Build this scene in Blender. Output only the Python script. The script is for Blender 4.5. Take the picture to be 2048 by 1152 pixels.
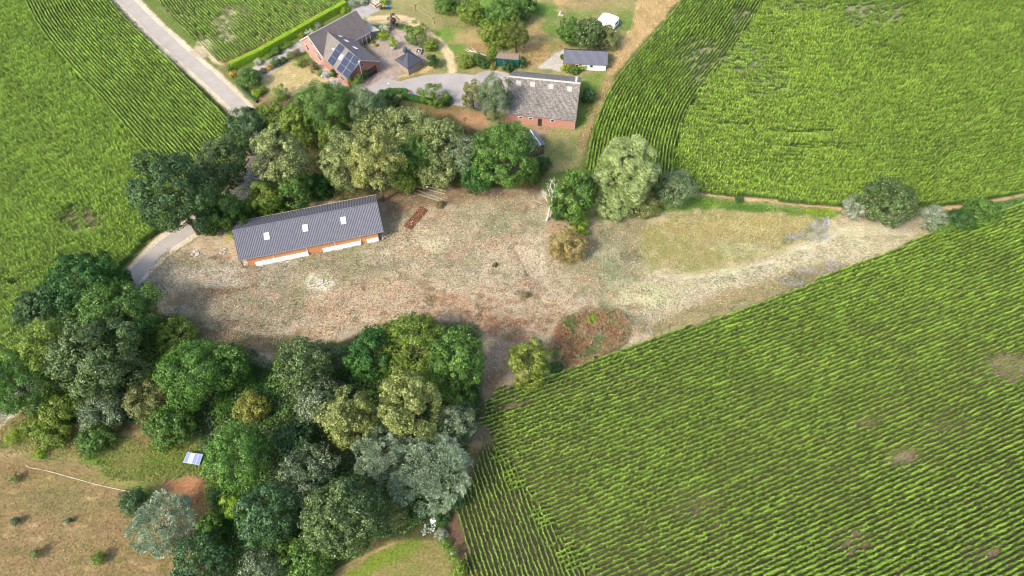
import bpy, math, random
import numpy as np
from mathutils import Matrix, Vector
C = bpy.context; D = bpy.data
for o in list(D.objects): D.objects.remove(o)
sc = C.scene
# ------------------------------------------------------------------ camera
F = 1366.; PIT = math.radians(56); H = 113.
SP, CP = math.sin(PIT), math.cos(PIT)
cam = D.cameras.new('camera'); camo = D.objects.new('camera', cam); sc.collection.objects.link(camo)
cam.sensor_width = 36; cam.lens = 36*F/2048; cam.clip_start = 1; cam.clip_end = 6000
camo.location = (0, 0, H); camo.rotation_euler = (math.pi/2-PIT, 0, 0); sc.camera = camo
sc.cycles.pixel_filter_type = 'BLACKMAN_HARRIS'; sc.cycles.filter_width = 1.05
sc.render.resolution_x = 1024; sc.render.resolution_y = 576
# ------------------------------------------------------------------ sky and sun
SUN_EL = math.radians(44); SUNV = Vector((-.76*math.cos(SUN_EL), -.65*math.cos(SUN_EL), math.sin(SUN_EL))).normalized()
w = D.worlds.new('World'); sc.world = w; w.use_nodes = True
nt = w.node_tree; bg = nt.nodes['Background']; sky = nt.nodes.new('ShaderNodeTexSky'); sky.sky_type = 'NISHITA'
sky.sun_disc = False; sky.sun_elevation = SUN_EL; sky.sun_rotation = math.atan2(SUNV.x, SUNV.y); sky.air_density = 1.0; sky.dust_density = 2.5
nt.links.new(sky.outputs[0], bg.inputs[0]); bg.inputs[1].default_value = .15
sun = D.lights.new('sun', 'SUN'); suno = D.objects.new('sun', sun); sc.collection.objects.link(suno)
sun.energy = 1.6; sun.angle = math.radians(11); sun.color = (1, .95, .87)
suno.rotation_euler = SUNV.to_track_quat('Z', 'Y').to_euler(); suno.location = (0, 0, 200)
sc.view_settings.view_transform = 'Standard'; sc.view_settings.look = 'None'; sc.view_settings.exposure = 1.58; sc.view_settings.gamma = 1
# ------------------------------------------------------------------ helpers
GAIN = 1.6
def lin(c): return tuple((x/255/12.92 if x <= 10 else ((x/255+.055)/1.055)**2.4) for x in c)
def S(r, g, b, k=1.): return tuple(x/GAIN*k for x in lin((r, g, b)))
def P(px, py, z=0.):
    u = px-1024.; v = py-576.; dy = F*CP-v*SP; dz = -(F*SP+v*CP); t = (H-z)/-dz
    return np.array([u*t, dy*t, z])
def scale_at(p): return F/(p[1]*CP-(p[2]-H)*SP)
def ray_plane(px, py, p0, n):
    u = px-1024.; v = py-576.; d = np.array([u, F*CP-v*SP, -(F*SP+v*CP)]); o = np.array([0, 0, H]); t = ((p0-o)@n)/(d@n); return o+d*t
rng = np.random.default_rng(7); random.seed(7)
def tag(o, label=None, cat=None, group=None, kind=None):
    if label: o['label'] = label
    if cat: o['category'] = cat
    if group: o['group'] = group
    if kind: o['kind'] = kind
    return o
def empty(name, loc, rz=0., **k):
    o = D.objects.new(name, None); sc.collection.objects.link(o); o.location = [float(x) for x in loc]; o.rotation_euler = (0, 0, rz); o.empty_display_size = .3
    tag(o, **k); return o
def pmat(par):
    if par is None: return None
    m = Matrix.Translation(par.location) @ Matrix.Rotation(par.rotation_euler[2], 4, 'Z')
    if par.parent: m = pmat(par.parent) @ m
    return m
def link(name, verts, faces, mat, parent=None, local=False, smooth=False, **k):
    me = D.meshes.new(name)
    if parent is not None and not local:
        m = pmat(parent).inverted(); verts = [m @ Vector([float(c) for c in v]) for v in verts]
    me.from_pydata([tuple(float(c) for c in v) for v in verts], [], [tuple(f) for f in faces]); me.validate()
    if mat: me.materials.append(mat)
    if smooth:
        for p in me.polygons: p.use_smooth = True
    o = D.objects.new(name, me); sc.collection.objects.link(o)
    if parent is not None: o.parent = parent
    tag(o, **k); return o
def quadmesh(name, V, mat, col=None, parent=None, tri=False, **k):
    """V: (n,4,3) array of quads (local to the parent); col: (n,3) colours"""
    n = len(V); q = V.shape[1]; me = D.meshes.new(name)
    me.vertices.add(n*q); me.vertices.foreach_set('co', V.reshape(-1).astype(np.float32))
    me.loops.add(n*q); me.loops.foreach_set('vertex_index', np.arange(n*q, dtype=np.int32))
    me.polygons.add(n); me.polygons.foreach_set('loop_start', np.arange(0, n*q, q, dtype=np.int32))
    me.update(calc_edges=True)
    if col is not None:
        a = me.color_attributes.new('col', 'FLOAT_COLOR', 'POINT'); c = np.ones((n, q, 4), np.float32); c[:, :, :3] = col[:, None, :]
        a.data.foreach_set('color', c.reshape(-1))
    me.materials.append(mat); o = D.objects.new(name, me); sc.collection.objects.link(o)
    if parent is not None: o.parent = parent
    tag(o, **k); return o
class MB:
    def __init__(s): s.v = []; s.f = []
    def add(s, v, f): b = len(s.v); s.v += [tuple(x) for x in v]; s.f += [tuple(b+i for i in q) for q in f]; return s
    def box(s, x0, x1, y0, y1, z0, z1):
        return s.add([(x0,y0,z0),(x1,y0,z0),(x1,y1,z0),(x0,y1,z0),(x0,y0,z1),(x1,y0,z1),(x1,y1,z1),(x0,y1,z1)], [(0,3,2,1),(4,5,6,7),(0,1,5,4),(1,2,6,5),(2,3,7,6),(3,0,4,7)])
    def tube(s, pts, rad, n=7):
        pts = [np.array(p, float) for p in pts]; b = len(s.v); m = len(pts)
        for i, p in enumerate(pts):
            d = pts[min(i+1, m-1)]-pts[max(i-1, 0)]; d = d/(np.linalg.norm(d)+1e-9)
            a = np.cross(d, [0, 0, 1] if abs(d[2]) < .9 else [1, 0, 0]); a /= np.linalg.norm(a); c = np.cross(d, a)
            r = rad[i] if hasattr(rad, '__len__') else rad
            for k in range(n): t = 2*math.pi*k/n; s.v.append(tuple(p+r*(a*math.cos(t)+c*math.sin(t))))
        for i in range(m-1):
            for k in range(n): s.f.append((b+i*n+k, b+i*n+(k+1)%n, b+(i+1)*n+(k+1)%n, b+(i+1)*n+k))
        s.f.append(tuple(b+k for k in range(n))); s.f.append(tuple(b+(m-1)*n+k for k in reversed(range(n)))); return s
    def slab(s, q, n, t):
        q = [np.array(p, float) for p in q]; n = np.array(n, float); k = len(q); b = [p+n*t for p in q]
        return s.add(q+b, [tuple(reversed(range(k))), tuple(range(k, 2*k))]+[(i, (i+1)%k, k+(i+1)%k, k+i) for i in range(k)])
    def make(s, name, mat, parent=None, local=True, **k): return link(name, s.v, s.f, mat, parent, local, **k)
# ------------------------------------------------------------------ materials
def nodes(m): m.use_nodes = True; return m.node_tree, m.node_tree.nodes['Principled BSDF']
def mat(name, col, rough=.8, amp=.18, scale=3., spec=.3, bump=0., col2=None, metal=0., stripes=None, fine=None):
    m = D.materials.new(name); t, b = nodes(m); N = t.nodes; L = t.links
    tc = N.new('ShaderNodeTexCoord'); no = N.new('ShaderNodeTexNoise'); no.inputs['Scale'].default_value = scale; no.inputs['Detail'].default_value = 5
    no.inputs['Roughness'].default_value = .65; L.new(tc.outputs['Object'], no.inputs['Vector'])
    cr = N.new('ShaderNodeValToRGB'); L.new(no.outputs['Fac'], cr.inputs[0])
    c2 = col2 or tuple(x*(1+amp) for x in col); c1 = tuple(x*(1-amp) for x in col)
    cr.color_ramp.elements[0].position = .32; cr.color_ramp.elements[1].position = .68
    cr.color_ramp.elements[0].color = (*c1, 1); cr.color_ramp.elements[1].color = (*c2, 1); out = cr.outputs[0]
    if stripes:   # joints: (axis, frequency per metre, joint width fraction, darkness)
        sx = N.new('ShaderNodeSeparateXYZ'); L.new(tc.outputs['Object'], sx.inputs[0])
        for ax, fr, wd, dk in stripes:
            mu = N.new('ShaderNodeMath'); mu.operation = 'MULTIPLY'; mu.inputs[1].default_value = fr; L.new(sx.outputs[ax], mu.inputs[0])
            fc = N.new('ShaderNodeMath'); fc.operation = 'FRACT'; L.new(mu.outputs[0], fc.inputs[0])
            lt = N.new('ShaderNodeMath'); lt.operation = 'LESS_THAN'; lt.inputs[1].default_value = wd; L.new(fc.outputs[0], lt.inputs[0])
            sc2 = N.new('ShaderNodeMath'); sc2.operation = 'MULTIPLY'; sc2.inputs[1].default_value = dk; L.new(lt.outputs[0], sc2.inputs[0])
            mx = N.new('ShaderNodeMixRGB'); mx.inputs[2].default_value = (*[x*.35 for x in col], 1); L.new(sc2.outputs[0], mx.inputs[0]); L.new(out, mx.inputs[1]); out = mx.outputs[0]
    if fine:
        n2 = N.new('ShaderNodeTexNoise'); n2.inputs['Scale'].default_value = fine[0]; n2.inputs['Detail'].default_value = 3; L.new(tc.outputs['Object'], n2.inputs['Vector'])
        r2 = N.new('ShaderNodeMapRange'); r2.inputs[1].default_value = .3; r2.inputs[2].default_value = .7; r2.inputs[3].default_value = 1-fine[1]; r2.inputs[4].default_value = 1+fine[1]; L.new(n2.outputs['Fac'], r2.inputs[0])
        hs = N.new('ShaderNodeVectorMath'); hs.operation = 'SCALE'; L.new(out, hs.inputs[0]); L.new(r2.outputs[0], hs.inputs['Scale']); out = hs.outputs[0]
    L.new(out, b.inputs['Base Color']); b.inputs['Roughness'].default_value = rough; b.inputs['Specular IOR Level'].default_value = spec; b.inputs['Metallic'].default_value = metal
    if bump:
        bp = N.new('ShaderNodeBump'); bp.inputs['Strength'].default_value = bump; bp.inputs['Distance'].default_value = .05; L.new(no.outputs['Fac'], bp.inputs['Height']); L.new(bp.outputs[0], b.inputs['Normal'])
    return m
def leafmat(name, trans=.22, rough=.5, spec=.35, inst=False, amp=.0):
    m = D.materials.new(name); t, b = nodes(m); N = t.nodes; L = t.links
    at = N.new('ShaderNodeAttribute'); at.attribute_name = 'col'; out = at.outputs['Color']
    if inst:
        ai = N.new('ShaderNodeAttribute'); ai.attribute_type = 'INSTANCER'; ai.attribute_name = 'tint'
        gp = N.new('ShaderNodeNewGeometry'); nz = N.new('ShaderNodeTexNoise'); nz.inputs['Scale'].default_value = .07; nz.inputs['Detail'].default_value = 4; L.new(gp.outputs['Position'], nz.inputs['Vector'])
        mr = N.new('ShaderNodeMapRange'); mr.inputs[1].default_value = .35; mr.inputs[2].default_value = .65; mr.inputs[3].default_value = .95; mr.inputs[4].default_value = 1.05; L.new(nz.outputs['Fac'], mr.inputs[0])
        mm = N.new('ShaderNodeMath'); mm.operation = 'MULTIPLY'; L.new(mr.outputs[0], mm.inputs[0]); L.new(ai.outputs['Fac'], mm.inputs[1])
        vs = N.new('ShaderNodeVectorMath'); vs.operation = 'SCALE'; L.new(out, vs.inputs[0]); L.new(mm.outputs[0], vs.inputs['Scale']); out = vs.outputs[0]
    L.new(out, b.inputs['Base Color']); b.inputs['Roughness'].default_value = rough; b.inputs['Specular IOR Level'].default_value = spec
    tr = N.new('ShaderNodeBsdfTranslucent'); L.new(out, tr.inputs[0]); mx = N.new('ShaderNodeMixShader'); mx.inputs[0].default_value = trans
    L.new(b.outputs[0], mx.inputs[1]); L.new(tr.outputs[0], mx.inputs[2]); L.new(mx.outputs[0], N['Material Output'].inputs[0]); return m
M = dict(
    leaf=leafmat('foliage', .14), corn=leafmat('corn_leaf', .25, .42, .5, inst=True), grass=leafmat('grass_blade', .15, .7, .2),
    bark=mat('bark', S(120,105,88), .9, .3, 6), birch=mat('dead_bark', S(225,218,205), .8, .15, 8),
    brick=mat('brick_pink', S(214,156,134), .85, .1, 2.5, stripes=[(2, 12, .18, .25)], fine=(9, .10)), brick2=mat('brick_red_and_shaded', S(190,130,108), .85, .12, 2.5, stripes=[(2, 12, .18, .25)], fine=(9, .10)),  # second brick: red shed panel, and house brick with gable shade in its colour
    orange=mat('orange_brick', S(236,164,108), .8, .1, 2, fine=(8, .08)), whitew=mat('white_paint', (.72,.72,.70), .6, .06, 4), whitewall=mat('whitewashed_wall', (.60,.58,.54), .8, .08, 2, fine=(7, .08)),
    tile_dark=mat('roof_tile_anthracite', S(116,115,122), .55, .12, 1.2, .4, fine=(14, .12)), tile_brown=mat('roof_tile_brown', S(112,102,98), .7, .14, .8, .35, fine=(5, .25)),
    tile_brown2=mat('roof_tile_brown_pale', S(140,130,118), .7, .14, .8, .35, fine=(5, .25)),  # paler copy of the brown tile, for the wing's left slope and ridge
    asb=mat('fibre_cement_sheet', S(146,138,128), .9, .22, .5, .2, fine=(3.2, .5)), asb_pale=mat('fibre_cement_patch', S(192,186,170), .9, .12, 1.5, .2, fine=(4, .15)),
    sheet=mat('steel_roof_sheet', S(96,96,106), .55, .08, 1.5, .5), felt=mat('roofing_felt', S(82,84,92), .75, .12, 1.2, .3, fine=(12, .12)), felt2=mat('roofing_felt_patch', S(62,64,70), .7, .1, 2),
    slate=mat('slate_tile', S(128,128,134), .7, .2, 2, fine=(6, .25)), ridge=mat('ridge_cap', S(196,188,170), .8, .15, 3),
    glass=mat('window_glass', (.02,.025,.03), .08, .2, 2, .6), skylight=mat('translucent_skylight', (.62,.63,.66), .35, .05, 3), dark=mat('dark_opening', (.018,.018,.02), .6, .2, 3),
    solar=mat('solar_cell', (.028,.034,.055), .4, .15, 1.5, .3), solar2=mat('old_solar_cell', S(118,140,196), .25, .25, 6, .6), frame=mat('aluminium_frame', S(205,208,215), .4, .05, 5, .5),
    wood_grey=mat('weathered_boards', S(178,162,150), .85, .12, 1.5, stripes=[(2, 7, .14, .5)], fine=(10, .12)), wood=mat('brown_wood', S(140,112,86), .8, .2, 4), wood_dark=mat('dark_wood', S(70,58,50), .8, .2, 4), plank=mat('pale_timber', S(205,190,160), .85, .15, 3),
    yellow=mat('yellow_timber', S(214,198,96), .8, .15, 4), green_steel=mat('green_container_steel', S(28,94,88), .5, .14, 1.5, .4), rust=mat('rusty_sheet', S(128,70,50), .9, .16, 1.6, fine=(5, .25)), rustroof=mat('rusted_container_roof', S(176,168,154), .8, .25, 1.2, col2=S(158,120,96), fine=(4, .15)),
    caravan=mat('caravan_shell', (.78,.79,.81), .35, .03, 2), metal=mat('grey_metal', S(150,150,150), .5, .1, 4, .5), stone=mat('pale_rubble', S(216,206,188), .9, .15, 6), concrete=mat('concrete', S(188,180,165), .9, .12, 2, fine=(5, .1)),
    bin_grey=mat('bin_plastic_grey', S(84,90,98), .5, .1, 4), lid_orange=mat('bin_lid_orange', S(246,130,72), .5, .05, 4), lid_blue=mat('bin_lid_blue', S(40,120,205), .5, .05, 4), lid_green=mat('bin_lid_green', S(128,160,122), .5, .05, 4),
    rope=mat('pale_rope', S(222,205,180), .9, .1, 5), hose=mat('orange_cord', S(205,120,70), .8, .1, 5), wire=mat('fence_wire', S(150,145,135), .6, .1, 5), signblue=mat('sign_face', S(190,205,220), .5, .1, 5),
    red=mat('red_plastic', S(200,90,60), .5, .1, 5), core=mat('hedge_inner_shade', (.012,.02,.008), .95, .2, 5))  # core: near-black, stands for the shade between hedge leaves
# ------------------------------------------------------------------ noise
def vnoise(X, Y, s, seed):
    g = np.random.default_rng(seed).random((256, 256)).astype(np.float32)
    x = X/s+1000.3; y = Y/s+1000.7; xi = np.floor(x).astype(np.int64); yi = np.floor(y).astype(np.int64); fx = x-xi; fy = y-yi; fx = fx*fx*(3-2*fx); fy = fy*fy*(3-2*fy)
    a = g[xi%256, yi%256]; b = g[(xi+1)%256, yi%256]; c = g[xi%256, (yi+1)%256]; d = g[(xi+1)%256, (yi+1)%256]
    return (a*(1-fx)+b*fx)*(1-fy)+(c*(1-fx)+d*fx)*fy
def fbm(X, Y, s, seed, o=4):
    r = 0; a = 1; t = 0
    for i in range(o): r = r+a*vnoise(X, Y, s/2**i, seed+i); t += a; a *= .55
    return r/t
# ------------------------------------------------------------------ ground sheet
def axis(a, b, st, far, n):
    m = np.arange(a, b+1e-6, st); e = np.geomspace(st, far, n)
    return np.concatenate([(a-np.cumsum(e))[::-1], m, b+np.cumsum(e)])
gx = axis(-165, 165, .3, 320, 26); gy = axis(8, 200, .3, 320, 26); gy = gy[gy > -900]
GX, GY = np.meshgrid(gx, gy); shp = GX.shape; GX = GX.ravel(); GY = GY.ravel()
dep = np.maximum(GY*CP+H*SP, 5.); U = 1024+F*GX/dep; Vv = 576-F*(GY*SP-H*CP)/dep; behind = (GY*CP+H*SP) < 20
U[behind] = 1024+GX[behind]*50; Vv[behind] = 3000-GY[behind]*5
cX = np.clip(GX, -400, 400); cY = np.clip(GY, -200, 500)
n_big = fbm(cX, cY, 14, 1); n_mid = fbm(cX, cY, 4, 11); n_sm = fbm(cX, cY, 1.3, 21, 3); n_str = fbm(cX, cY*3, 5, 31)
col = np.ones((len(GX), 3))*np.array(S(112,128,62)); col *= (.75+.5*n_big)[:, None]
def smooth(x): x = np.clip(x, 0, 1); return x*x*(3-2*x)
def sel(x0, x1, y0, y1, pad): return np.nonzero((U > x0-pad)&(U < x1+pad)&(Vv > y0-pad)&(Vv < y1+pad))[0]
def sdist(poly, x, y):
    p = np.array(poly, float); q = np.roll(p, -1, 0); ins = np.zeros(len(x), bool); d = np.full(len(x), 1e9)
    for (x0, y0), (x1, y1) in zip(p, q):
        c = ((y0 > y) != (y1 > y)); 
        if y1 != y0: ins ^= c & (x < (x1-x0)*(y-y0)/(y1-y0)+x0)
        L2 = (x1-x0)**2+(y1-y0)**2+1e-9; t = np.clip(((x-x0)*(x1-x0)+(y-y0)*(y1-y0))/L2, 0, 1)
        d = np.minimum(d, (x-x0-t*(x1-x0))**2+(y-y0-t*(y1-y0))**2)
    d = np.sqrt(d); return np.where(ins, d, -d)
def paint(i, m, c, var=.25, mix=None):
    c = np.array(c)[None, :]*(1+var*(n_mid[i]-.5)[:, None]*2)
    if mix is not None:
        k = smooth((n_sm[i]*.5+n_mid[i]*.5-.5+mix[1]*.3)*6+.5)[:, None]*1.; c = c*(1-k*mix[2])+np.array(mix[0])[None, :]*k*mix[2]
    col[i] = col[i]*(1-m[:, None])+c*m[:, None]
def poly(pts, c, f=6, na=8, op=1., var=.25, mix=None):
    xs = [p[0] for p in pts]; ys = [p[1] for p in pts]; i = sel(min(xs), max(xs), min(ys), max(ys), f+na)
    if len(i) == 0: return
    d = sdist(pts, U[i], Vv[i])+(n_mid[i]-.5)*2*na+(n_sm[i]-.5)*na; paint(i, smooth(d/(2*f)+.5)*op, c, var, mix)
def blob(x, y, rx, ry, c, op=1., soft=.5, var=.2, ns=.5, mix=None):
    i = sel(x-rx, x+rx, y-ry, y+ry, max(rx, ry)*.6+4); r = np.hypot((U[i]-x)/rx, (Vv[i]-y)/ry)+(n_mid[i]-.5)*ns*1.6+(n_sm[i]-.5)*ns
    paint(i, smooth((1-r)/soft+.5)*op, c, var, mix)
def lineg(pts, wd, c, f=2., na=1.5, op=1., var=.15):
    xs = [p[0] for p in pts]; ys = [p[1] for p in pts]; i = sel(min(xs), max(xs), min(ys), max(ys), wd+f+na+2); d = np.full(len(i), 1e9); x = U[i]; y = Vv[i]
    for (x0, y0), (x1, y1) in zip(pts, pts[1:]):
        L2 = (x1-x0)**2+(y1-y0)**2; t = np.clip(((x-x0)*(x1-x0)+(y-y0)*(y1-y0))/L2, 0, 1); d = np.minimum(d, np.hypot(x-x0-t*(x1-x0), y-y0-t*(y1-y0)))
    d = wd/2-d+(n_sm[i]-.5)*2*na; paint(i, smooth(d/(2*f)+.5)*op, c, var)
def curve(pts, n=6):
    p = [pts[0]]+list(pts)+[pts[-1]]; o = []
    for a, b, c, d in zip(p, p[1:], p[2:], p[3:]):
        for k in range(n):
            t = k/n; o.append(tuple(.5*((2*b[j])+(-a[j]+c[j])*t+(2*a[j]-5*b[j]+4*c[j]-d[j])*t*t+(-a[j]+3*b[j]-3*c[j]+d[j])*t**3) for j in range(len(b))))
    return o+[tuple(pts[-1])]
TAN = S(212,192,154); PINK = S(198,156,122); OLIVE = S(146,146,92); GREEN = S(104,138,56); CREAM = S(214,202,164); BROWN = S(132,106,80); SAND = S(222,200,156); SOIL = S(118,104,76)
ROADC = curve([(205,-50),(246,-5),(303,53),(368,112),(424,161),(488,224),(512,262),(518,300),(503,345),(468,392),(415,435),(337,485),(300,519),(266,556),(225,610),(150,697),(70,768),(0,828),(-80,890)], 5)
# big fields first
poly([(-600,-400),(205,-60),(222,-5),(300,78),(352,125),(410,180),(455,225),(475,260),(480,300),(440,370),(300,470),(245,525),(190,590),(60,700),(-20,770),(-700,1100)], S(98,104,52), 3, 3, var=.2)
poly([(280,-60),(330,28),(395,85),(436,120),(470,112),(560,68),(700,-10),(760,-60)], S(128,128,78), 3, 3)
poly([(1400,-90),(1355,0),(1320,45),(1215,165),(1175,270),(1160,335),(1200,372),(1400,388),(1680,420),(1900,412),(2060,390),(2600,300),(2900,-90)], S(112,116,66), 3, 3)
poly([(955,800),(1000,772),(1130,737),(1310,674),(1500,610),(1700,532),(1850,470),(2048,402),(2400,300),(2600,1500),(960,1500),(935,1150),(900,1010),(925,960),(955,860)], S(126,112,86), 3, 3, mix=(S(104,100,64), .1, .6))
# central meadow
poly([(262,545),(335,490),(380,470),(470,430),(640,400),(800,370),(1000,375),(1090,380),(1110,440),(1180,440),(1280,400),(1400,388),(1680,420),(1890,415),(1880,465),(1700,532),(1500,610),(1310,674),(1150,735),(1000,775),(965,800),(960,700),(860,640),(760,650),(600,720),(520,760),(400,730),(330,650),(280,600)], TAN, 5, 6, var=.35, mix=(S(160,142,112), .1, .55))
poly([(560,600),(700,560),(900,560),(1090,580),(1150,620),(1080,680),(960,690),(850,640),(700,650),(600,690)], PINK, 25, 25, .7, mix=(TAN, 0, .7))
poly([(420,560),(560,560),(640,620),(560,690),(430,660),(330,640),(290,600)], S(172,156,126), 20, 20, .8, mix=(S(140,128,96), 0, .6))
poly([(300,520),(480,520),(600,515),(560,560),(380,580),(290,580)], S(190,178,152), 14, 16, .8, mix=(S(158,152,124), 0, .6))
poly([(640,400),(800,372),(1080,378),(1075,400),(900,410),(780,430),(760,400)], S(150,116,88), 10, 10, .75)
poly([(960,395),(1080,400),(1100,460),(1040,480),(960,450),(880,430)], S(150,150,112), 18, 20, .8, mix=(TAN, 0, .6))
poly([(820,500),(960,470),(1010,520),(960,570),(860,560)], S(158,152,118), 22, 26, .7, mix=(TAN, .1, .7))
poly([(600,500),(760,490),(800,540),(660,560),(590,540)], S(170,158,122), 22, 24, .8, mix=(S(148,146,104), 0, .7))
poly([(980,480),(1100,470),(1110,600),(1020,640),(930,600)], S(206,186,152), 22, 20, .7)
poly([(1120,455),(1280,440),(1300,560),(1230,620),(1120,560)], S(170,158,120), 20, 20, .8, mix=(S(146,150,106), 0, .7))
poly([(1190,500),(1240,480),(1270,560),(1220,590)], S(150,160,118), 18, 16, .6, mix=(CREAM, 0, .6))
poly([(1270,440),(1400,410),(1680,425),(1660,480),(1560,520),(1420,555),(1300,540)], S(184,170,118), 22, 22, .95, mix=(S(142,146,82), .1, .7))
poly([(1290,455),(1560,420),(1640,440),(1600,490),(1400,480)], S(186,166,108), 18, 20, .6)
poly([(1230,600),(1300,560),(1420,545),(1560,508),(1680,450),(1760,440),(1880,455),(1850,478),(1720,525),(1560,545),(1420,585),(1340,620),(1250,640)], CREAM, 14, 12, .9, mix=(S(186,180,132), 0, .55))
poly([(1340,630),(1450,585),(1560,552),(1700,532),(1690,545),(1500,612),(1310,674),(1270,660)], S(158,148,98), 9, 8, .9, mix=(S(176,150,106), 0, .6))
poly([(1700,430),(1880,450),(1860,470),(1760,450)], S(168,150,116), 10, 8, .8)
poly([(1280,400),(1330,392),(1400,392),(1680,424),(1660,438),(1560,426),(1400,418),(1300,420),(1200,440)], S(112,138,54), 6, 8, .95, mix=(S(90,122,48), 0, .6))
poly([(1886,420),(1960,405),(2060,385),(2300,330),(2300,345),(2060,400),(1880,465)], S(92,122,58), 5, 5, .95, mix=(S(128,136,76), 0, .5))
lineg([(1400,385),(1480,398),(1560,404),(1680,417)], 9, S(214,178,134), 2.5, 3)
lineg([(1880,418),(1960,407),(2060,388),(2300,330)], 7, S(206,172,130), 2, 2)
poly([(1095,690),(1120,640),(1180,615),(1240,625),(1265,660),(1240,700),(1150,735),(1110,735)], S(140,124,92), 6, 8, 1, mix=(S(112,124,74), 0, .7))
for x, y, rx, ry in [(1125,662,16,12),(1150,640,18,10),(1205,630,18,8),(1225,660,12,9),(1160,690,22,12),(1125,690,12,10)]: blob(x, y, rx, ry, S(168,94,66), .85)
poly([(962,690),(1090,670),(1100,700),(1010,770),(965,800)], S(172,152,124), 12, 12, .9)
poly([(965,740),(1010,735),(1012,785),(965,800)], S(150,126,98), 6, 6, .8)
poly([(330,640),(480,655),(600,665),(560,720),(480,700),(380,690)], S(140,116,84), 10, 14, .85, mix=(S(112,106,66), 0, .6))
poly([(540,680),(590,680),(580,740),(540,740)], S(128,140,72), 8, 8, .8)
lineg(curve([(400,578),(450,583),(510,572)]), 10, S(138,98,72), 4, 5, .7)
lineg(curve([(470,655),(540,668),(600,650),(620,630)]), 7, S(216,194,164), 4, 4, .7)
for x, y, rx, ry, c, op in [(640,563,32,20,S(232,222,188),.95),(650,556,14,7,S(172,170,96),.7),(868,487,26,16,S(224,208,164),.85),(905,512,18,9,S(184,128,98),.6),(350,560,50,25,S(196,182,158),.5),(445,550,60,20,S(206,194,170),.6),(890,600,30,14,S(176,118,88),.6),
        (1060,520,34,40,S(220,202,170),.55),(1290,590,60,26,S(206,202,150),.7),(1480,500,50,14,S(196,196,150),.4),(840,660,40,12,S(196,152,120),.5),(730,690,40,16,S(188,150,120),.5),(640,620,40,14,S(200,160,124),.5),(990,455,30,16,S(128,140,96),.5),(1215,545,22,30,S(126,146,96),.45),(690,540,60,12,S(140,138,100),.45),
        (600,590,18,30,S(124,132,86),.5),(1030,700,30,30,S(186,150,124),.5)]: blob(x, y, rx, ry, c, op)
r2 = np.random.default_rng(5)
for k in range(150):
    x = r2.normal(960, 95); y = 640+r2.normal(0, 33)-(abs(x-960)*.12)
    if 560 < y < 680 and x < 1110: blob(x, y, r2.uniform(4, 13), r2.uniform(2.5, 7), S(168,112,82) if r2.random() < .6 else S(140,110,80), r2.uniform(.4, .8), .6)
for k in range(420):
    x = r2.uniform(320, 1280); y = r2.uniform(400, 720); c = [S(150,108,80), S(134,138,98), S(220,204,172), S(128,112,84), S(198,150,116)][r2.integers(5)]
    if (x < 780 and y < 480) or y > 700-abs(x-700)*.05: continue
    blob(x, y, r2.uniform(4, 22), r2.uniform(3, 11), c, r2.uniform(.15, .5), .8)
for k in range(9): lineg(curve([(985+k*6,462+k*9),(1020+k*5,490+k*8),(1042+k*3,525+k*7),(1050+k*2,560+k*4)]), 1.8, S(140,118,92), 1, 1, .5)
for k in range(5): lineg(curve([(1000,500+k*16),(1050,530+k*13),(1085,575+k*8)]), 1.8, S(146,124,96), 1, 1, .4)
lineg(curve([(1078,455),(1085,520),(1095,570),(1130,610),(1160,620)]), 5, S(222,206,172), 2, 3, .6)
for k in range(4): lineg([(838+k*5,388-k*3),(893-k*4,402-k*6)], 2.5, S(210,196,168), 1, 1, .8)
for k in range(4): lineg(curve([(830,470+k*6),(860,476+k*5),(900,468+k*5)]), 3, S(226,212,172), 1.5, 2, .5)
# surroundings of the house
poly([(700,-60),(1400,-90),(1355,0),(1320,45),(1215,165),(1175,270),(1160,335),(1080,345),(1000,300),(760,215),(700,195),(716,60)], OLIVE, 6, 8, 1, mix=(S(172,152,100), .1, .55))
poly([(1290,-60),(1365,-60),(1355,2),(1318,45),(1275,95),(1232,150),(1215,165),(1205,150),(1240,95),(1265,50)], S(212,180,126), 4, 6, 1)
poly([(1215,150),(1232,150),(1190,240),(1170,300),(1150,300),(1165,260)], S(176,154,108), 4, 6, .9)
poly([(1168,150),(1215,140),(1200,190),(1175,250),(1150,262),(1155,200)], S(110,142,54), 6, 7, .9, mix=(S(150,146,86), 0, .5))
poly([(1080,262),(1160,262),(1150,320),(1090,330),(1075,300)], S(136,144,78), 8, 8, .9, mix=(S(172,156,108), 0, .6))
poly([(1060,255),(1100,255),(1080,300),(1065,330),(1055,290)], S(158,132,104), 4, 4, .9)
for x, y, rx, ry, c, op in [(900,70,40,14,S(116,148,60),.9),(870,20,50,20,S(152,146,92),.8),(940,75,40,16,S(190,160,112),.8),(900,100,40,12,S(112,146,58),.8),(960,95,26,10,S(186,140,100),.8),(980,10,30,30,S(104,150,52),.8),(1070,60,26,14,S(190,162,108),.8),(1100,55,20,12,S(112,146,60),.8),
        (1128,5,22,7,S(208,170,118),.9),(1120,25,12,8,S(188,158,118),.8),(1180,8,60,10,S(176,150,108),.7),(1060,95,35,16,S(196,166,116),.9),(1090,120,34,14,S(200,166,116),.9),(1215,95,20,20,S(176,152,108),.8),(1085,18,30,14,S(104,146,56),.8),(1250,40,18,25,S(112,138,62),.8),
        (1230,15,30,10,S(168,158,100),.6),(1140,30,40,8,S(110,146,60),.7),(772,50,26,9,S(96,148,48),.9),(812,52,20,8,S(120,140,66),.8),(895,130,20,20,S(112,130,66),.7),(1200,125,14,14,S(150,150,90),.6)]: blob(x, y, rx, ry, c, op)
poly([(745,58),(790,52),(835,90),(852,122),(790,122),(806,150),(760,185),(705,198),(690,190),(752,142),(760,122),(722,80)], S(184,164,146), 2, 2, 1, mix=(S(158,140,122), 0, .5))
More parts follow.
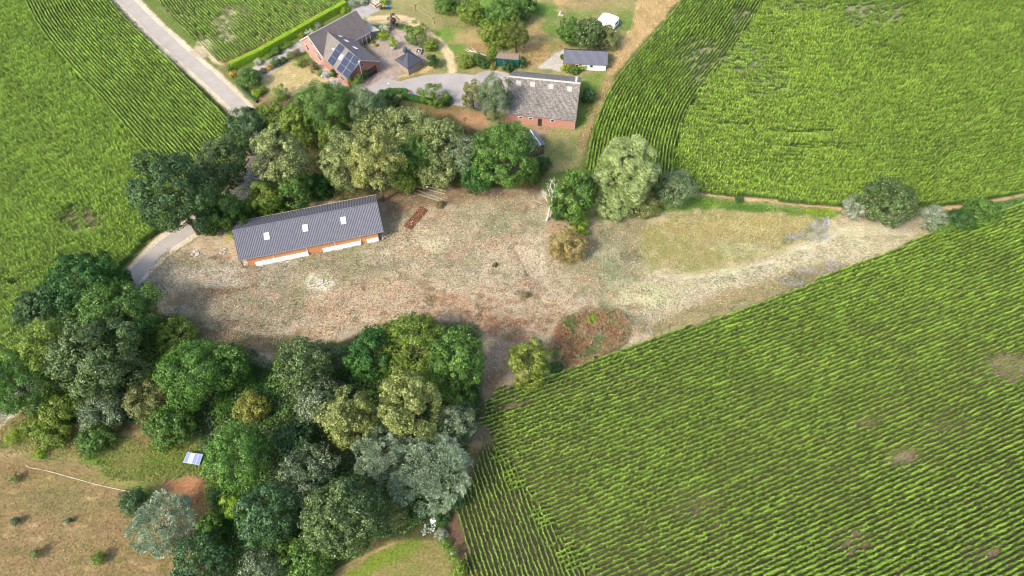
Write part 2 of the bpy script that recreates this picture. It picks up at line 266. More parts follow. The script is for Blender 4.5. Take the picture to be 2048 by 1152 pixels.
poly([(775,65),(815,60),(850,100),(850,125),(800,90)], S(196,176,158), 5, 6, .8, mix=(S(160,142,120), 0, .6))
lineg(curve([(742,42),(800,38),(836,52),(868,78),(895,105),(905,140)]), 17, S(222,196,148), 3, 3)
lineg(curve([(742,42),(800,42),(832,58),(868,84),(884,112),(888,140)]), 2, S(160,134,98), 1, 1, .6); lineg(curve([(880,85),(900,112),(912,140)]), 2, S(160,134,98), 1, 1, .5)
poly([(800,153),(850,147),(870,130),(840,135)], S(220,184,124), 3, 3, .9)
poly([(700,24),(722,2),(745,12),(760,20),(722,40),(712,32)], S(186,178,170), 2, 2, 1)
poly([(1075,136),(1108,106),(1128,100),(1128,135),(1120,142)], S(200,190,172), 2, 2, 1)
poly([(800,203),(932,212),(920,245),(860,240),(800,225)], S(152,120,84), 5, 6, .95, mix=(S(112,132,62), 0, .5))
poly([(925,218),(965,222),(975,250),(940,262),(900,250)], S(184,142,104), 4, 5, .9)
poly([(470,168),(520,130),(600,108),(650,160),(690,200),(560,220),(510,215)], S(150,142,90), 5, 5, .95)
poly([(520,160),(545,140),(600,112),(636,140),(660,165),(640,190),(560,195),(530,180)], S(208,184,132), 5, 6, .95, mix=(S(172,156,100), 0, .6))
poly([(500,195),(530,190),(535,210),(515,212)], S(176,140,110), 4, 4, .9)
poly([(475,172),(500,140),(600,82),(618,98),(560,135),(520,160),(490,178)], S(186,176,164), 2, 2.5, 1)
poly([(598,80),(616,72),(660,135),(725,185),(705,200),(650,158),(618,108)], S(196,178,156), 2, 2.5, 1)
poly([(430,122),(690,0),(706,12),(465,140),(455,160),(470,160),(478,175),(440,140)], S(140,134,78), 3, 3, .95)
lineg([(440,124),(560,70),(705,-20)], 10, S(168,140,96), 2.5, 3); lineg([(450,124),(560,74),(690,2)], 2, S(170,108,72), 1, 1.5, .6)
poly([(398,84),(420,72),(436,96),(424,104),(436,122),(446,130),(425,125)], S(214,192,160), 3, 4, .95)
# bottom left pasture and paddock
poly([(-400,940),(0,905),(180,930),(260,985),(330,1010),(420,950),(450,1160),(450,1500),(-400,1500)], S(158,132,90), 8, 8, 1, mix=(S(136,124,76), 0, .6))
poly([(180,930),(235,870),(330,860),(440,880),(430,960),(330,975),(230,975)], S(126,136,66), 7, 9, 1, mix=(S(150,134,84), 0, .5))
poly([(-100,830),(90,830),(230,865),(232,880),(180,928),(100,915),(-100,905)], S(166,144,94), 5, 7, 1, mix=(S(122,128,66), 0, .6))
poly([(330,960),(420,950),(415,1010),(360,1010),(310,985)], S(168,120,84), 9, 9, .95)
poly([(240,855),(330,858),(310,890),(260,885)], S(160,130,96), 6, 8, .7)
for x, y, rx, ry, c, op in [(190,920,26,9,S(104,142,42),.8),(40,870,30,8,S(190,164,112),.8),(20,905,30,8,S(196,166,116),.7),(110,1000,80,30,S(130,126,78),.5),(310,1100,60,30,S(134,116,74),.5),(330,910,50,20,S(116,140,52),.6),(210,960,60,14,S(140,134,74),.6),(90,960,40,14,S(136,130,72),.6)]: blob(x, y, rx, ry, c, op)
for k in range(140):
    x = r2.uniform(0, 340); y = r2.uniform(950, 1150); blob(x, y, r2.uniform(3, 14), r2.uniform(2, 7), [S(198,166,120), S(120,118,66), S(178,148,104)][r2.integers(3)], r2.uniform(.2, .6), .8)
poly([(640,1160),(720,1110),(780,1080),(860,1070),(900,1100),(925,1200),(640,1300)], S(150,136,84), 6, 7, 1, mix=(S(126,132,62), 0, .6))
lineg([(700,1160),(760,1120),(830,1088)], 26, S(118,138,46), 5, 5, .8); lineg([(640,1160),(715,1118),(790,1085)], 5, S(190,156,110), 2, 2, .7)
poly([(880,1000),(905,1000),(925,1060),(955,1160),(935,1160),(900,1080)], S(120,96,74), 4, 4, 1)
# under the woods
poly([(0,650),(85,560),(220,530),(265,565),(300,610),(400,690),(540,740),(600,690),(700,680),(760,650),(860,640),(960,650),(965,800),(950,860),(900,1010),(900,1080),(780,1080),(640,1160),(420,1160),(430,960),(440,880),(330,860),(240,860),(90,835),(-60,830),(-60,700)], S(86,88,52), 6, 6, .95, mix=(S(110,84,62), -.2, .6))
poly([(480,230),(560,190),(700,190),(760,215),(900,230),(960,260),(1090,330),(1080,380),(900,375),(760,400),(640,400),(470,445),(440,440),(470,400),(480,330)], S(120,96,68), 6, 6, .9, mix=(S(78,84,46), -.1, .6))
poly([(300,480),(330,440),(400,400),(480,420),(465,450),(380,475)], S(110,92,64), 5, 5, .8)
blob(966, 870, 16, 20, S(150,122,96), .95, .3); blob(1010, 818, 30, 6, S(146,118,88), .5)
# verges of the lane
lineg(ROADC, 50, S(150,138,92), 3, 4, .9)
lineg([(x, y) for x, y in ROADC], 44, S(222,204,172), 2, 2.5, 1)
# worn soil patches in the corn
BARE = [(160,440,55,28,.8),(20,300,30,18,.3),(30,575,24,10,.4),(1740,28,95,42,.72),(1620,10,80,28,.6),(1500,120,70,60,.45),(1395,130,38,60,.55),(1480,35,24,16,.7),(1540,170,50,40,.5),(1400,225,30,10,.4),(1470,95,60,50,.4),(2020,735,60,32,.8),(1800,915,38,22,.8),(1735,845,26,14,.6),(1900,860,50,20,.35),(1390,1010,50,26,.35),
        (1960,1110,50,24,.45),(1700,1085,50,26,.4),(450,45,26,16,.6),(470,20,30,10,.5),(405,95,16,14,1),(455,75,20,10,.5),(600,15,20,14,.2),(1600,270,70,5,.6),(1640,300,90,5,.6),(1470,255,40,5,.5),(966,872,22,26,1),(1290,285,26,12,.3),(1025,815,40,7,.6),(1140,785,60,8,.3),(1560,320,60,4,.3),(1560,330,80,5,.25)]
for x, y, rx, ry, k in BARE: blob(x, y, rx*1.1, ry*1.1, S(150,132,104) if y > 400 else (S(206,186,152) if x < 500 else S(158,156,118)), k*.9, .8, ns=.8)
me = D.meshes.new('ground'); ny, nx = shp
zz = np.full(len(GX), 0.)
co = np.stack([GX, GY, zz], 1).astype(np.float32); me.vertices.add(len(co)); me.vertices.foreach_set('co', co.ravel())
ii = np.arange(ny-1)[:, None]*nx+np.arange(nx-1)[None, :]; fq = np.stack([ii, ii+1, ii+nx+1, ii+nx], -1).reshape(-1).astype(np.int32)
me.loops.add(len(fq)); me.loops.foreach_set('vertex_index', fq); me.polygons.add(len(fq)//4); me.polygons.foreach_set('loop_start', np.arange(0, len(fq), 4, dtype=np.int32)); me.update(calc_edges=True)
ca = me.color_attributes.new('col', 'FLOAT_COLOR', 'POINT'); c4 = np.ones((len(col), 4), np.float32); c4[:, :3] = np.clip(col, 0.002, .9); ca.data.foreach_set('color', c4.ravel())
gm = D.materials.new('ground_cover'); t, b = nodes(gm); N = t.nodes; L = t.links
at = N.new('ShaderNodeAttribute'); at.attribute_name = 'col'; gp = N.new('ShaderNodeNewGeometry')
def gnoise(s, det, lo, hi, a=.3, bb=.7, rough=.6):
    n = N.new('ShaderNodeTexNoise'); n.inputs['Scale'].default_value = s; n.inputs['Detail'].default_value = det; n.inputs['Roughness'].default_value = rough; L.new(gp.outputs['Position'], n.inputs['Vector'])
    r = N.new('ShaderNodeMapRange'); r.inputs[1].default_value = a; r.inputs[2].default_value = bb; r.inputs[3].default_value = lo; r.inputs[4].default_value = hi; L.new(n.outputs['Fac'], r.inputs[0]); return r.outputs[0], n
f1, nn1 = gnoise(2.4, 7, .42, 1.5, .36, .64, .88); f2, _ = gnoise(.5, 3, .88, 1.12)
mm = N.new('ShaderNodeMath'); mm.operation = 'MULTIPLY'; L.new(f1, mm.inputs[0]); L.new(f2, mm.inputs[1])
vs = N.new('ShaderNodeVectorMath'); vs.operation = 'SCALE'; L.new(at.outputs['Color'], vs.inputs[0]); L.new(mm.outputs[0], vs.inputs['Scale']); L.new(vs.outputs[0], b.inputs['Base Color'])
b.inputs['Roughness'].default_value = .95; b.inputs['Specular IOR Level'].default_value = .1
bp = N.new('ShaderNodeBump'); bp.inputs['Strength'].default_value = .9; bp.inputs['Distance'].default_value = .12; L.new(nn1.outputs['Fac'], bp.inputs['Height']); L.new(bp.outputs[0], b.inputs['Normal'])
me.materials.append(gm); o = D.objects.new('ground', me); sc.collection.objects.link(o); tag(o, kind='structure')
def gcol(px, py):   # ground colour under a list of points
    return None
# ------------------------------------------------------------------ paved sheets
def strip(name, pts, wd, z, m, **k):
    p = np.array([P(x, y)[:2] for x, y in pts]); d = np.gradient(p, axis=0); d /= np.linalg.norm(d, axis=1)[:, None]; n = np.stack([-d[:, 1], d[:, 0]], 1)
    jit = (np.random.default_rng(3).random((len(p), 2))-.5)*.12
    v = []; f = []
    for i in range(len(p)):
        a = p[i]+n[i]*(wd/2+jit[i, 0]); c = p[i]-n[i]*(wd/2+jit[i, 1]); v += [(*a, z), (*c, z)]
        if i: f.append((2*i-2, 2*i-1, 2*i+1, 2*i))
    return link(name, v, f, m, None, kind='structure', **k)
asph = mat('lane_asphalt', S(184,173,158), .9, .09, .35, .2, fine=(6, .07))
strip('road', ROADC, 3.5, .012, asph)
yardm = mat('yard_concrete', S(180,170,160), .9, .14, .22, .2, fine=(5, .08))
def sheet(name, pts, z, m, **k):
    v = [P(x, y, z) for x, y in pts]; return link(name, v, [tuple(range(len(v)))][::1], m, None, kind='structure')
sheet('yard_pavement', [(716,200),(712,190),(752,165),(765,155),(800,163),(815,158),(850,150),(905,146),(950,150),(965,143),(985,141),(1018,146),(1020,230),(1000,222),(925,213),(880,205),(800,180),(782,180),(760,195),(735,212)][::-1], .010, yardm)
# ------------------------------------------------------------------ corn fields
def inside(poly, x, y): return sdist(poly, x, y) > 0
def offsets(base, n, step, side):
    """base: world polyline; parallel rows on one side"""
    p = np.array(base, float); out = []
    seg = np.linalg.norm(np.diff(p, axis=0), axis=1); s = np.concatenate([[0], np.cumsum(seg)]); q = np.arange(0, s[-1], 1.)
    p = np.stack([np.interp(q, s, p[:, 0]), np.interp(q, s, p[:, 1])], 1)
    d = np.gradient(p, axis=0); d /= np.linalg.norm(d, axis=1)[:, None]
    for _ in range(6): d[1:-1] = (d[:-2]+d[1:-1]+d[2:])/3
    d /= np.linalg.norm(d, axis=1)[:, None]; nrm = np.stack([-d[:, 1], d[:, 0]], 1)*side
    return [p+nrm*(k*step) for k in n]
SEG = 1.5
def segpoints(rows):
    X = []; Y = []; A = []
    for r in rows:
        seg = np.linalg.norm(np.diff(r, axis=0), axis=1); s = np.concatenate([[0], np.cumsum(seg)]); q = np.arange(random.random()*SEG, s[-1], SEG)
        x = np.interp(q, s, r[:, 0]); y = np.interp(q, s, r[:, 1]); x2 = np.interp(q+.3, s, r[:, 0]); y2 = np.interp(q+.3, s, r[:, 1])
        X.append(x); Y.append(y); A.append(np.arctan2(y2-y, x2-x))
    return np.concatenate(X), np.concatenate(Y), np.concatenate(A)
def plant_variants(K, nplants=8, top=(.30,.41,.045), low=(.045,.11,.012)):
    Q = []; Cc = []; vid = []
    r = np.random.default_rng(99)
    for k in range(K):
        for p in range(nplants):
            x0 = -SEG/2+(p+.5)*SEG/nplants+r.normal(0, .04); y0 = r.normal(0, .05); hh = r.normal(2.02, .2); pb = r.choice([.6, .8, 1., 1.2, 1.45]); az = r.uniform(0, math.pi)
            az = az if r.random() < .35 else math.pi/2+r.normal(0, .5)
            nl = 9
            for l in range(nl):
                f = l/(nl-1); z0 = hh*(.18+.72*f); a = az+(math.pi if l%2 else 0)+r.normal(0, .35); ln = (.48+.30*math.sin(math.pi*min(1, f*.9+.15)))*r.uniform(.8, 1.15)
                up = math.radians(35+38*f+r.normal(0, 7)); wd = .055+.02*(1-f)
                d = np.array([math.cos(a), math.sin(a), 0]); sd = np.array([-math.sin(a), math.cos(a), 0])
                pts = [np.array([x0, y0, z0])]; ang = up
                for st in range(3): pts.append(pts[-1]+(d*math.cos(ang)+np.array([0, 0, math.sin(ang)]))*ln/3); ang -= math.radians(42-14*f)
                ws = [wd*.8, wd, wd*.75, wd*.12]; tl = np.array([0, 0, r.normal(0, .25)])
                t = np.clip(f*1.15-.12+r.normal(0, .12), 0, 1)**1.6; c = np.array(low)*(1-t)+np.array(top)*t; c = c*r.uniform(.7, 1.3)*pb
                for st in range(3):
                    a0 = pts[st]; a1 = pts[st+1]; s2 = sd+tl
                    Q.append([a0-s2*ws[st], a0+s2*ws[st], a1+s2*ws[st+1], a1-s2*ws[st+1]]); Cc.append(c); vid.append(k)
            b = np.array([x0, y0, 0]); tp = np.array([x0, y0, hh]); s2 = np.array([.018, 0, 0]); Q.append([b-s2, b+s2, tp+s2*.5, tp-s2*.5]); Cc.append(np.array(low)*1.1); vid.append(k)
    return np.array(Q), np.array(Cc), np.array(vid)
KV = 7; VQ, VC, VID = plant_variants(KV)
def gn_tree():
    g = D.node_groups.new('corn_rows', 'GeometryNodeTree'); g.interface.new_socket('Geometry', in_out='INPUT', socket_type='NodeSocketGeometry'); g.interface.new_socket('Geometry', in_out='OUTPUT', socket_type='NodeSocketGeometry')
    n = g.nodes; l = g.links; gi = n.new('NodeGroupInput'); go = n.new('NodeGroupOutput')
    def attr(name, ty): a = n.new('GeometryNodeInputNamedAttribute'); a.data_type = ty; a.inputs['Name'].default_value = name; return a.outputs[0]
    vid = attr('vid', 'INT')
    def sepv(k):
        c = n.new('FunctionNodeCompare'); c.data_type = 'INT'; c.operation = 'EQUAL'; l.new(vid, c.inputs[2]); c.inputs[3].default_value = k
        s = n.new('GeometryNodeSeparateGeometry'); s.domain = 'POINT'; l.new(gi.outputs[0], s.inputs[0]); l.new(c.outputs[0], s.inputs['Selection']); return s.outputs[0]
    j = n.new('GeometryNodeJoinGeometry')
    for k in range(KV): ti = n.new('GeometryNodeGeometryToInstance'); l.new(sepv(k), ti.inputs[0]); l.new(ti.outputs[0], j.inputs[0])
    ip = n.new('GeometryNodeInstanceOnPoints'); l.new(sepv(-1), ip.inputs['Points']); l.new(j.outputs[0], ip.inputs['Instance']); ip.inputs['Pick Instance'].default_value = True
    l.new(attr('pick', 'INT'), ip.inputs['Instance Index']); l.new(attr('scl', 'FLOAT_VECTOR'), ip.inputs['Scale'])
    l.new(attr('rot', 'FLOAT_VECTOR'), ip.inputs['Rotation']); l.new(ip.outputs[0], go.inputs[0]); return g
GN = gn_tree()
def px_of(x, y): d = np.maximum(y*CP+H*SP, 5.); return 1024+F*x/d, 576-F*(y*SP-H*CP)/d
def corn(name, X, Y, A, label, size=1., tint=1., bare=BARE, thin=0., wid=.66, jit=.03):
    r = np.random.default_rng(len(X)); u, v = px_of(X, Y); bz = np.zeros(len(X))
    nz = fbm(X, Y, 5, 77); n2 = fbm(X, Y, 18, 78)
    for bx, by, rx, ry, k in bare: bz = np.maximum(bz, k*smooth((1.25-np.hypot((u-bx)/rx, (v-by)/ry)+(nz-.5)*1.3)/.7))
    size = np.broadcast_to(np.asarray(size, float), X.shape); keep = r.random(len(X)) > np.clip(bz-.12, 0, 1)*.62+thin; size = size[keep]; X, Y, A, bz, nz, n2 = [q[keep] for q in (X, Y, A, bz, nz, n2)]; n = len(X)
    s = size*(.9+.28*(nz-.5)+.3*(n2-.5)+r.normal(0, .05, n))*(1-.6*bz); sxy = np.clip(s*wid, .2, 1.3)
    flip = (r.random(n) < .5)*math.pi+r.normal(0, jit*2, n); X = X+r.normal(0, jit, n); Y = Y+r.normal(0, jit, n)
    nv = len(VQ)*4; me = D.meshes.new(name); me.vertices.add(nv+n)
    co = np.concatenate([VQ.reshape(-1, 3), np.stack([X, Y, np.zeros(n)], 1)]).astype(np.float32); me.vertices.foreach_set('co', co.ravel())
    me.loops.add(nv); me.loops.foreach_set('vertex_index', np.arange(nv, dtype=np.int32)); me.polygons.add(len(VQ)); me.polygons.foreach_set('loop_start', np.arange(0, nv, 4, dtype=np.int32)); me.update(calc_edges=True)
    def A_(nm, ty, arr, key='value'): a = me.attributes.new(nm, ty, 'POINT'); a.data.foreach_set(key, np.ascontiguousarray(arr).ravel())
    A_('vid', 'INT', np.concatenate([np.repeat(VID, 4), np.full(n, -1)]).astype(np.int32))
    A_('pick', 'INT', np.concatenate([np.zeros(nv), r.integers(0, KV, n)]).astype(np.int32))
    z3 = np.zeros((nv, 3)); A_('rot', 'FLOAT_VECTOR', np.concatenate([z3, np.stack([0*A, 0*A, A+flip], 1)]).astype(np.float32), 'vector')
    A_('scl', 'FLOAT_VECTOR', np.concatenate([z3, np.stack([np.ones(n)*1.02, sxy, s], 1)]).astype(np.float32), 'vector')
    A_('tint', 'FLOAT', np.concatenate([np.ones(nv), tint*(.98+.14*(n2-.5)+.18*(nz-.5)+r.normal(0, .11, n))*(1-.0*bz)]).astype(np.float32))
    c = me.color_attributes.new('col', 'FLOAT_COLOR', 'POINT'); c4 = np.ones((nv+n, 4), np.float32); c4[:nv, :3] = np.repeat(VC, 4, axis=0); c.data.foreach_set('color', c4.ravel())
    me.materials.append(M['corn']); o = D.objects.new(name, me); sc.collection.objects.link(o); m = o.modifiers.new('rows', 'NODES'); m.node_group = GN
    tag(o, label, 'corn field', None, 'stuff'); print(name, n); return o
W2 = lambda pts, z=1.2: [tuple(P(x, y, z)[:2]) for x, y in pts]
def extend(b, a0, a1):
    b = [np.array(q) for q in b]; d0 = b[0]-b[1]; d0 /= np.linalg.norm(d0); d1 = b[-1]-b[-2]; d1 /= np.linalg.norm(d1); return [b[0]+d0*a0]+b+[b[-1]+d1*a1]
def near(base, x, y):   # distance to polyline
    d = np.full(len(x), 1e9)
    for (x0, y0), (x1, y1) in zip(base, base[1:]):
        L2 = (x1-x0)**2+(y1-y0)**2; t = np.clip(((x-x0)*(x1-x0)+(y-y0)*(y1-y0))/L2, 0, 1); d = np.minimum(d, np.hypot(x-x0-t*(x1-x0), y-y0-t*(y1-y0)))
    return d
STEP = .75
def straight(poly_w, ang):
    p = np.array(poly_w); c = p.mean(0); R = np.linalg.norm(p-c, axis=1).max(); d = np.array([math.cos(ang), math.sin(ang)]); nn = np.array([-d[1], d[0]])
    return [np.array([c+nn*k*STEP-d*R, c+nn*k*STEP+d*R]) for k in range(-int(R/STEP)-1, int(R/STEP)+1)]
# A: left of the lane
Aedge = W2(curve([(160,-110),(218,-8),(296,76),(348,124),(406,182),(452,228),(500,275)], 4))
Apoly = Aedge+W2([(470,300),(436,366),(370,430),(296,470),(243,524),(190,585),(110,665),(50,705),(-20,765),(-140,850),(-160,500),(-150,100),(-140,-110)])
X, Y, A = segpoints(offsets(extend(Aedge, 25, 25), range(1, 27), STEP, -1)); k = inside(Apoly, X, Y); X, Y, A = X[k], Y[k], A[k]
a = P(60,400,2); b_ = P(170,330,2); X2, Y2, A2 = segpoints(straight(Apoly, math.atan2(b_[1]-a[1], b_[0]-a[0])))
k = inside(Apoly, X2, Y2) & (near(extend(Aedge, 25, 25), X2, Y2) > 26.6*STEP); X2, Y2, A2 = X2[k], Y2[k], A2[k]
corn('corn_field', np.r_[X, X2], np.r_[Y, Y2], np.r_[A, A2], 'dense green corn field filling the upper left beside the lane', tint=1.08)
# B: triangle between lane and hedge
Bpoly = W2([(250,-110),(312,-8),(340,30),(396,84),(436,118),(470,110),(560,68),(640,25),(700,-10),(800,-80),(860,-110)])
Bedge = W2([(250,-110),(312,-8),(340,30),(396,84),(440,130)])
X, Y, A = segpoints(offsets(extend(Bedge, 10, 30), range(0, 100), STEP, 1)); k = inside(Bpoly, X, Y); corn('corn_field', X[k], Y[k], A[k], 'small triangular corn field between the lane and the bright hedge', size=.62, tint=1.15, thin=.06)
# C: right of the farm
Cleft = W2(curve([(1440,-110),(1365,-8),(1322,48),(1268,108),(1220,170),(1190,235),(1176,280),(1166,335)], 4)); Cbot = W2(curve([(1166,335),(1200,368),(1400,384),(1550,400),(1680,414),(1800,416),(1900,408),(2048,384),(2250,335)], 4))
Cpoly = Cleft[::1]+Cbot+W2([(2500,150),(2300,-110)])
X, Y, A = segpoints(offsets(extend(Cleft, 25, 10), range(1, 27), STEP, 1)); k = inside(Cpoly, X, Y) & (near(Cbot, X, Y) > .6); X, Y, A = X[k], Y[k], A[k]
Cb2 = W2(curve([(900,300),(1100,345),(1400,384),(1550,402),(1680,412),(1800,413),(1900,404),(2048,380),(2250,330)], 4))
X2, Y2, A2 = segpoints(offsets(extend(Cb2, 5, 30), range(0, 175), STEP, 1)); k = inside(Cpoly, X2, Y2) & (near(extend(Cleft, 25, 40), X2, Y2) > 26.7*STEP) & (near(Cbot, X2, Y2) > .5); X2, Y2, A2 = X2[k], Y2[k], A2[k]
corn('corn_field', np.r_[X, X2], np.r_[Y, Y2], np.r_[A, A2], 'large corn field at the upper right with faint curved wheel tracks', tint=1.)
# D: lower right
Dedge = [(966,800),(1000,772),(1130,737),(1310,674),(1500,610),(1700,532),(1850,470),(2048,402),(2300,310)]
Dpoly = W2(Dedge+[(2500,700),(2400,1330),(965,1330),(944,1160),(905,1010),(938,950),(966,880)])
line = W2([(972,846),(1075,1000),(1185,1160),(1260,1330)]); Dh = W2([(966,846),(1075,1000),(1185,1160),(1260,1330),(965,1330),(944,1160),(905,1010),(938,950),(960,900)])
X, Y, A = segpoints(straight(Dpoly, math.radians(21.8))); k = inside(Dpoly, X, Y) & (~inside(Dh, X, Y) | ((near(line, X, Y) < 2.5) & (fbm(X, Y, 3, 61) > .5))); X, Y, A = X[k], Y[k], A[k]
a = P(934,1040,1.5); b_ = P(964,1138,1.5); X2, Y2, A2 = segpoints(straight(Dh, math.atan2(b_[1]-a[1], b_[0]-a[0]))); k = inside(Dh, X2, Y2); X2, Y2, A2 = X2[k], Y2[k], A2[k]
corn('corn_field', np.r_[X, X2], np.r_[Y, Y2], np.r_[A, A2], 'broad corn field in clear diagonal rows filling the lower right', size=np.r_[.66+.16*np.clip((px_of(X, Y)[0]-1000)/300, 0, 1), np.full(len(X2), .55)], tint=1., jit=.045)
# ------------------------------------------------------------------ foliage
def unit(v): return v/(np.linalg.norm(v, axis=-1, keepdims=True)+1e-9)
def leafquads(pos, nrm, L_, W_, r, axis=None):
    n = len(pos); a = unit(np.cross(nrm, r.normal(size=(n, 3)))) if axis is None else unit(axis)
    b = unit(np.cross(nrm, a)); l = (L_*r.uniform(.7, 1.3, n))[:, None]/2; w_ = (W_*r.uniform(.7, 1.3, n))[:, None]/2; bend = unit(nrm)*l*.25
    return np.stack([pos-a*l-bend, pos-b*w_, pos+a*l-bend, pos+b*w_], 1)
# species: K1, K2, leaf length, width, colour, light colour, tip colour, tip share, clump size, density, mode
def sp(K1, K2, L_, W_, c, l, t, tf, cr=.36, dens=1., mode=0): return dict(K1=K1, K2=K2, L=L_, W=W_, c=np.array(c), l=np.array(l), t=np.array(t), tf=tf, cr=cr, dens=dens, mode=mode)
G = lambda r, g, b, k=1.25: S(r, g, b, k)
SPEC = dict(
    oak=sp(18, 12, .34, .22, G(66,92,52), G(92,122,66), G(120,150,82), .06), oakgrey=sp(20, 12, .32, .22, G(76,98,52), G(110,132,72), G(150,168,108), .1),
    mid=sp(18, 12, .32, .2, G(84,118,52), G(112,148,62), G(142,172,84), .08), fresh=sp(26, 14, .26, .18, G(84,124,50), G(110,152,62), G(136,172,78), .08, .30), blue=sp(26, 12, .26, .2, G(66,98,56), G(94,130,76), G(126,156,96), .06, .30),
    deep=sp(16, 12, .32, .22, G(52,94,38), G(76,122,48), G(104,150,64), .06), linden=sp(16, 14, .30, .16, G(98,118,56), G(138,156,82), G(196,200,132), .34), lindeny=sp(16, 14, .30, .16, G(112,128,54), G(154,164,78), G(204,200,126), .34),
    yg=sp(22, 12, .28, .18, G(108,134,48), G(142,164,66), G(170,184,92), .12, .32), feather=sp(24, 14, .30, .12, G(88,126,54), G(122,156,70), G(150,178,96), .12, .30),
    greygreen=sp(20, 14, .28, .12, G(100,124,76), G(134,154,104), G(166,180,134), .15), pale=sp(16, 12, .26, .14, G(124,142,104), G(164,176,140), G(204,208,180), .3), silver=sp(14, 14, .34, .10, G(122,148,104), G(168,190,144), G(208,222,188), .35, .34, 1.1, 2),
    willow=sp(20, 14, .62, .09, G(122,144,76), G(162,182,106), G(200,210,142), .3, .34, 1.5, 1), gold=sp(14, 12, .24, .14, G(134,130,70), G(184,166,98), G(212,182,122), .35), yellow=sp(14, 12, .26, .16, G(118,130,50), G(156,162,72), G(186,182,92), .3),
    goldgreen=sp(16, 12, .30, .16, G(96,122,38), G(134,154,52), G(182,180,84), .28), olive=sp(14, 12, .28, .14, G(116,128,66), G(152,156,92), G(188,184,122), .25), oliveflower=sp(16, 12, .28, .18, G(108,124,60), G(148,160,82), G(184,184,110), .3),
    speck=sp(18, 14, .30, .14, G(78,104,64), G(116,138,90), G(176,184,144), .28), lime=sp(9, 8, .2, .14, G(124,160,40), G(164,196,56), G(196,214,84), .15), purple=sp(9, 9, .2, .13, G(66,46,58), G(92,66,78), G(110,84,92), .1),
    cream=sp(9, 9, .2, .13, G(150,168,96), G(214,214,168), G(238,234,206), .4), brownish=sp(9, 9, .22, .13, G(104,104,58), G(134,128,78), G(160,140,100), .2), whitefl=sp(8, 8, .22, .16, G(108,130,78), G(210,212,200), G(244,244,238), .6),
    orangefl=sp(8, 8, .2, .14, G(150,140,48), G(214,168,66), G(232,190,90), .4), dkshrub=sp(10, 10, .24, .16, G(56,88,42), G(80,116,54), G(110,144,70), .08), thin=sp(10, 10, .26, .12, G(104,138,54), G(138,170,72), G(160,184,96), .1, .3, .55), olivetall=sp(16, 12, .26, .12, G(96,112,46), G(128,138,60), G(150,156,80), .15))
for _s in SPEC.values():
    for _k, _f, _sat in (('c', .60, 1.2), ('l', .84, 1.08), ('t', .92, 1.0)):
        _v = _s[_k]; _m = _v.mean(); _s[_k] = np.clip((_m+(_v-_m)*_sat)*_f, .004, .8)
WIND = unit(np.array([.85, -.35, 0.]))
def crown_mesh(R, Rz, s, r, cut=-.45):
    K1 = max(5, int(s['K1']*min(1.25, max(.55, R/4.5)))); K2 = s['K2']; i = np.arange(K1*2)+.5
    ph = np.arccos(1-2*i/(K1*2)); th = math.pi*(1+5**.5)*i+r.uniform(0, 6); d = np.stack([np.cos(th)*np.sin(ph), np.sin(th)*np.sin(ph), np.cos(ph)], 1)+r.normal(0, .14, (K1*2, 3)); d = unit(d); d = d[d[:, 2] > cut]
    ext = np.array([R, R, Rz]); sm = max(0., min(1., (4.4-R)/3.)); rc = (s['cr']+.14*sm)*R*r.uniform(.75, 1.25, len(d)); cen = d*ext*(.70-.12*sm+r.normal(0, .07, len(d)))[:, None]
    cen = np.concatenate([cen, r.normal(0, .25, (3, 3))*ext]); rc = np.concatenate([rc, [R*.4]*3]); d = np.concatenate([d, unit(r.normal(size=(3, 3)))])
    rz = rc*min(1., Rz/R*1.0)
    # second level
    m = len(cen); dd = unit(r.normal(size=(m, K2, 3))+d[:, None, :]*.9+np.array([0, 0, .35])); sc_ = cen[:, None, :]+dd*np.stack([rc, rc, rz], 1)[:, None, :]*r.uniform(.62, .95, (m, K2, 1)); sr = (rc[:, None]*(.36+.16*sm)*r.uniform(.7, 1.3, (m, K2)))
    tot = int(min(40000, max(900, s['dens']*(680+900*sm)*R*(R*.55+Rz*.45)*(.075/(s['L']*s['W']+.022))**.5))); per = max(5, tot//(m*K2))
    e = unit(r.normal(size=(m, K2, per, 3))+dd[:, :, None, :]*.7); rad = r.uniform(.45, 1., (m, K2, per, 1))**.5*sr[:, :, None, None]
    pos = (sc_[:, :, None, :]+e*rad).reshape(-1, 3); out = unit(e*.8+dd[:, :, None, :]*.55+r.normal(0, .45, e.shape)).reshape(-1, 3)
    n = len(pos); t = r.random(n); light = np.clip(np.repeat((r.normal(.5, .22, (m, K2))+r.normal(0, .12, (m, 1))), per, axis=1).ravel()+r.normal(0, .22, n), 0, 1)[:, None]
    c = s['c']*(1-light)+s['l']*light; tip = (t < s['tf']*(.4+1.2*light[:, 0])); c[tip] = s['t']; c = c*r.uniform(.68, 1.32, (n, 1))
    ax = None
    if s['mode'] == 1: ax = unit(WIND*.8+np.array([0, 0, -.5])+r.normal(0, .28, (n, 3))+out*.2); out = unit(out+np.cross(ax, r.normal(size=(n, 3)))*.3)
    if s['mode'] == 2: ax = unit(dd[:, :, None, :]+e*.5+np.array([0, 0, .2])+r.normal(0, .25, e.shape)).reshape(-1, 3); out = unit(np.cross(ax, np.cross(out, ax))+r.normal(0, .2, (n, 3)))
    q = leafquads(pos, out, s['L']*(1-.35*sm), s['W']*(1-.25*sm), r, ax); return q, np.clip(c, .004, .85), cen
TREES = []
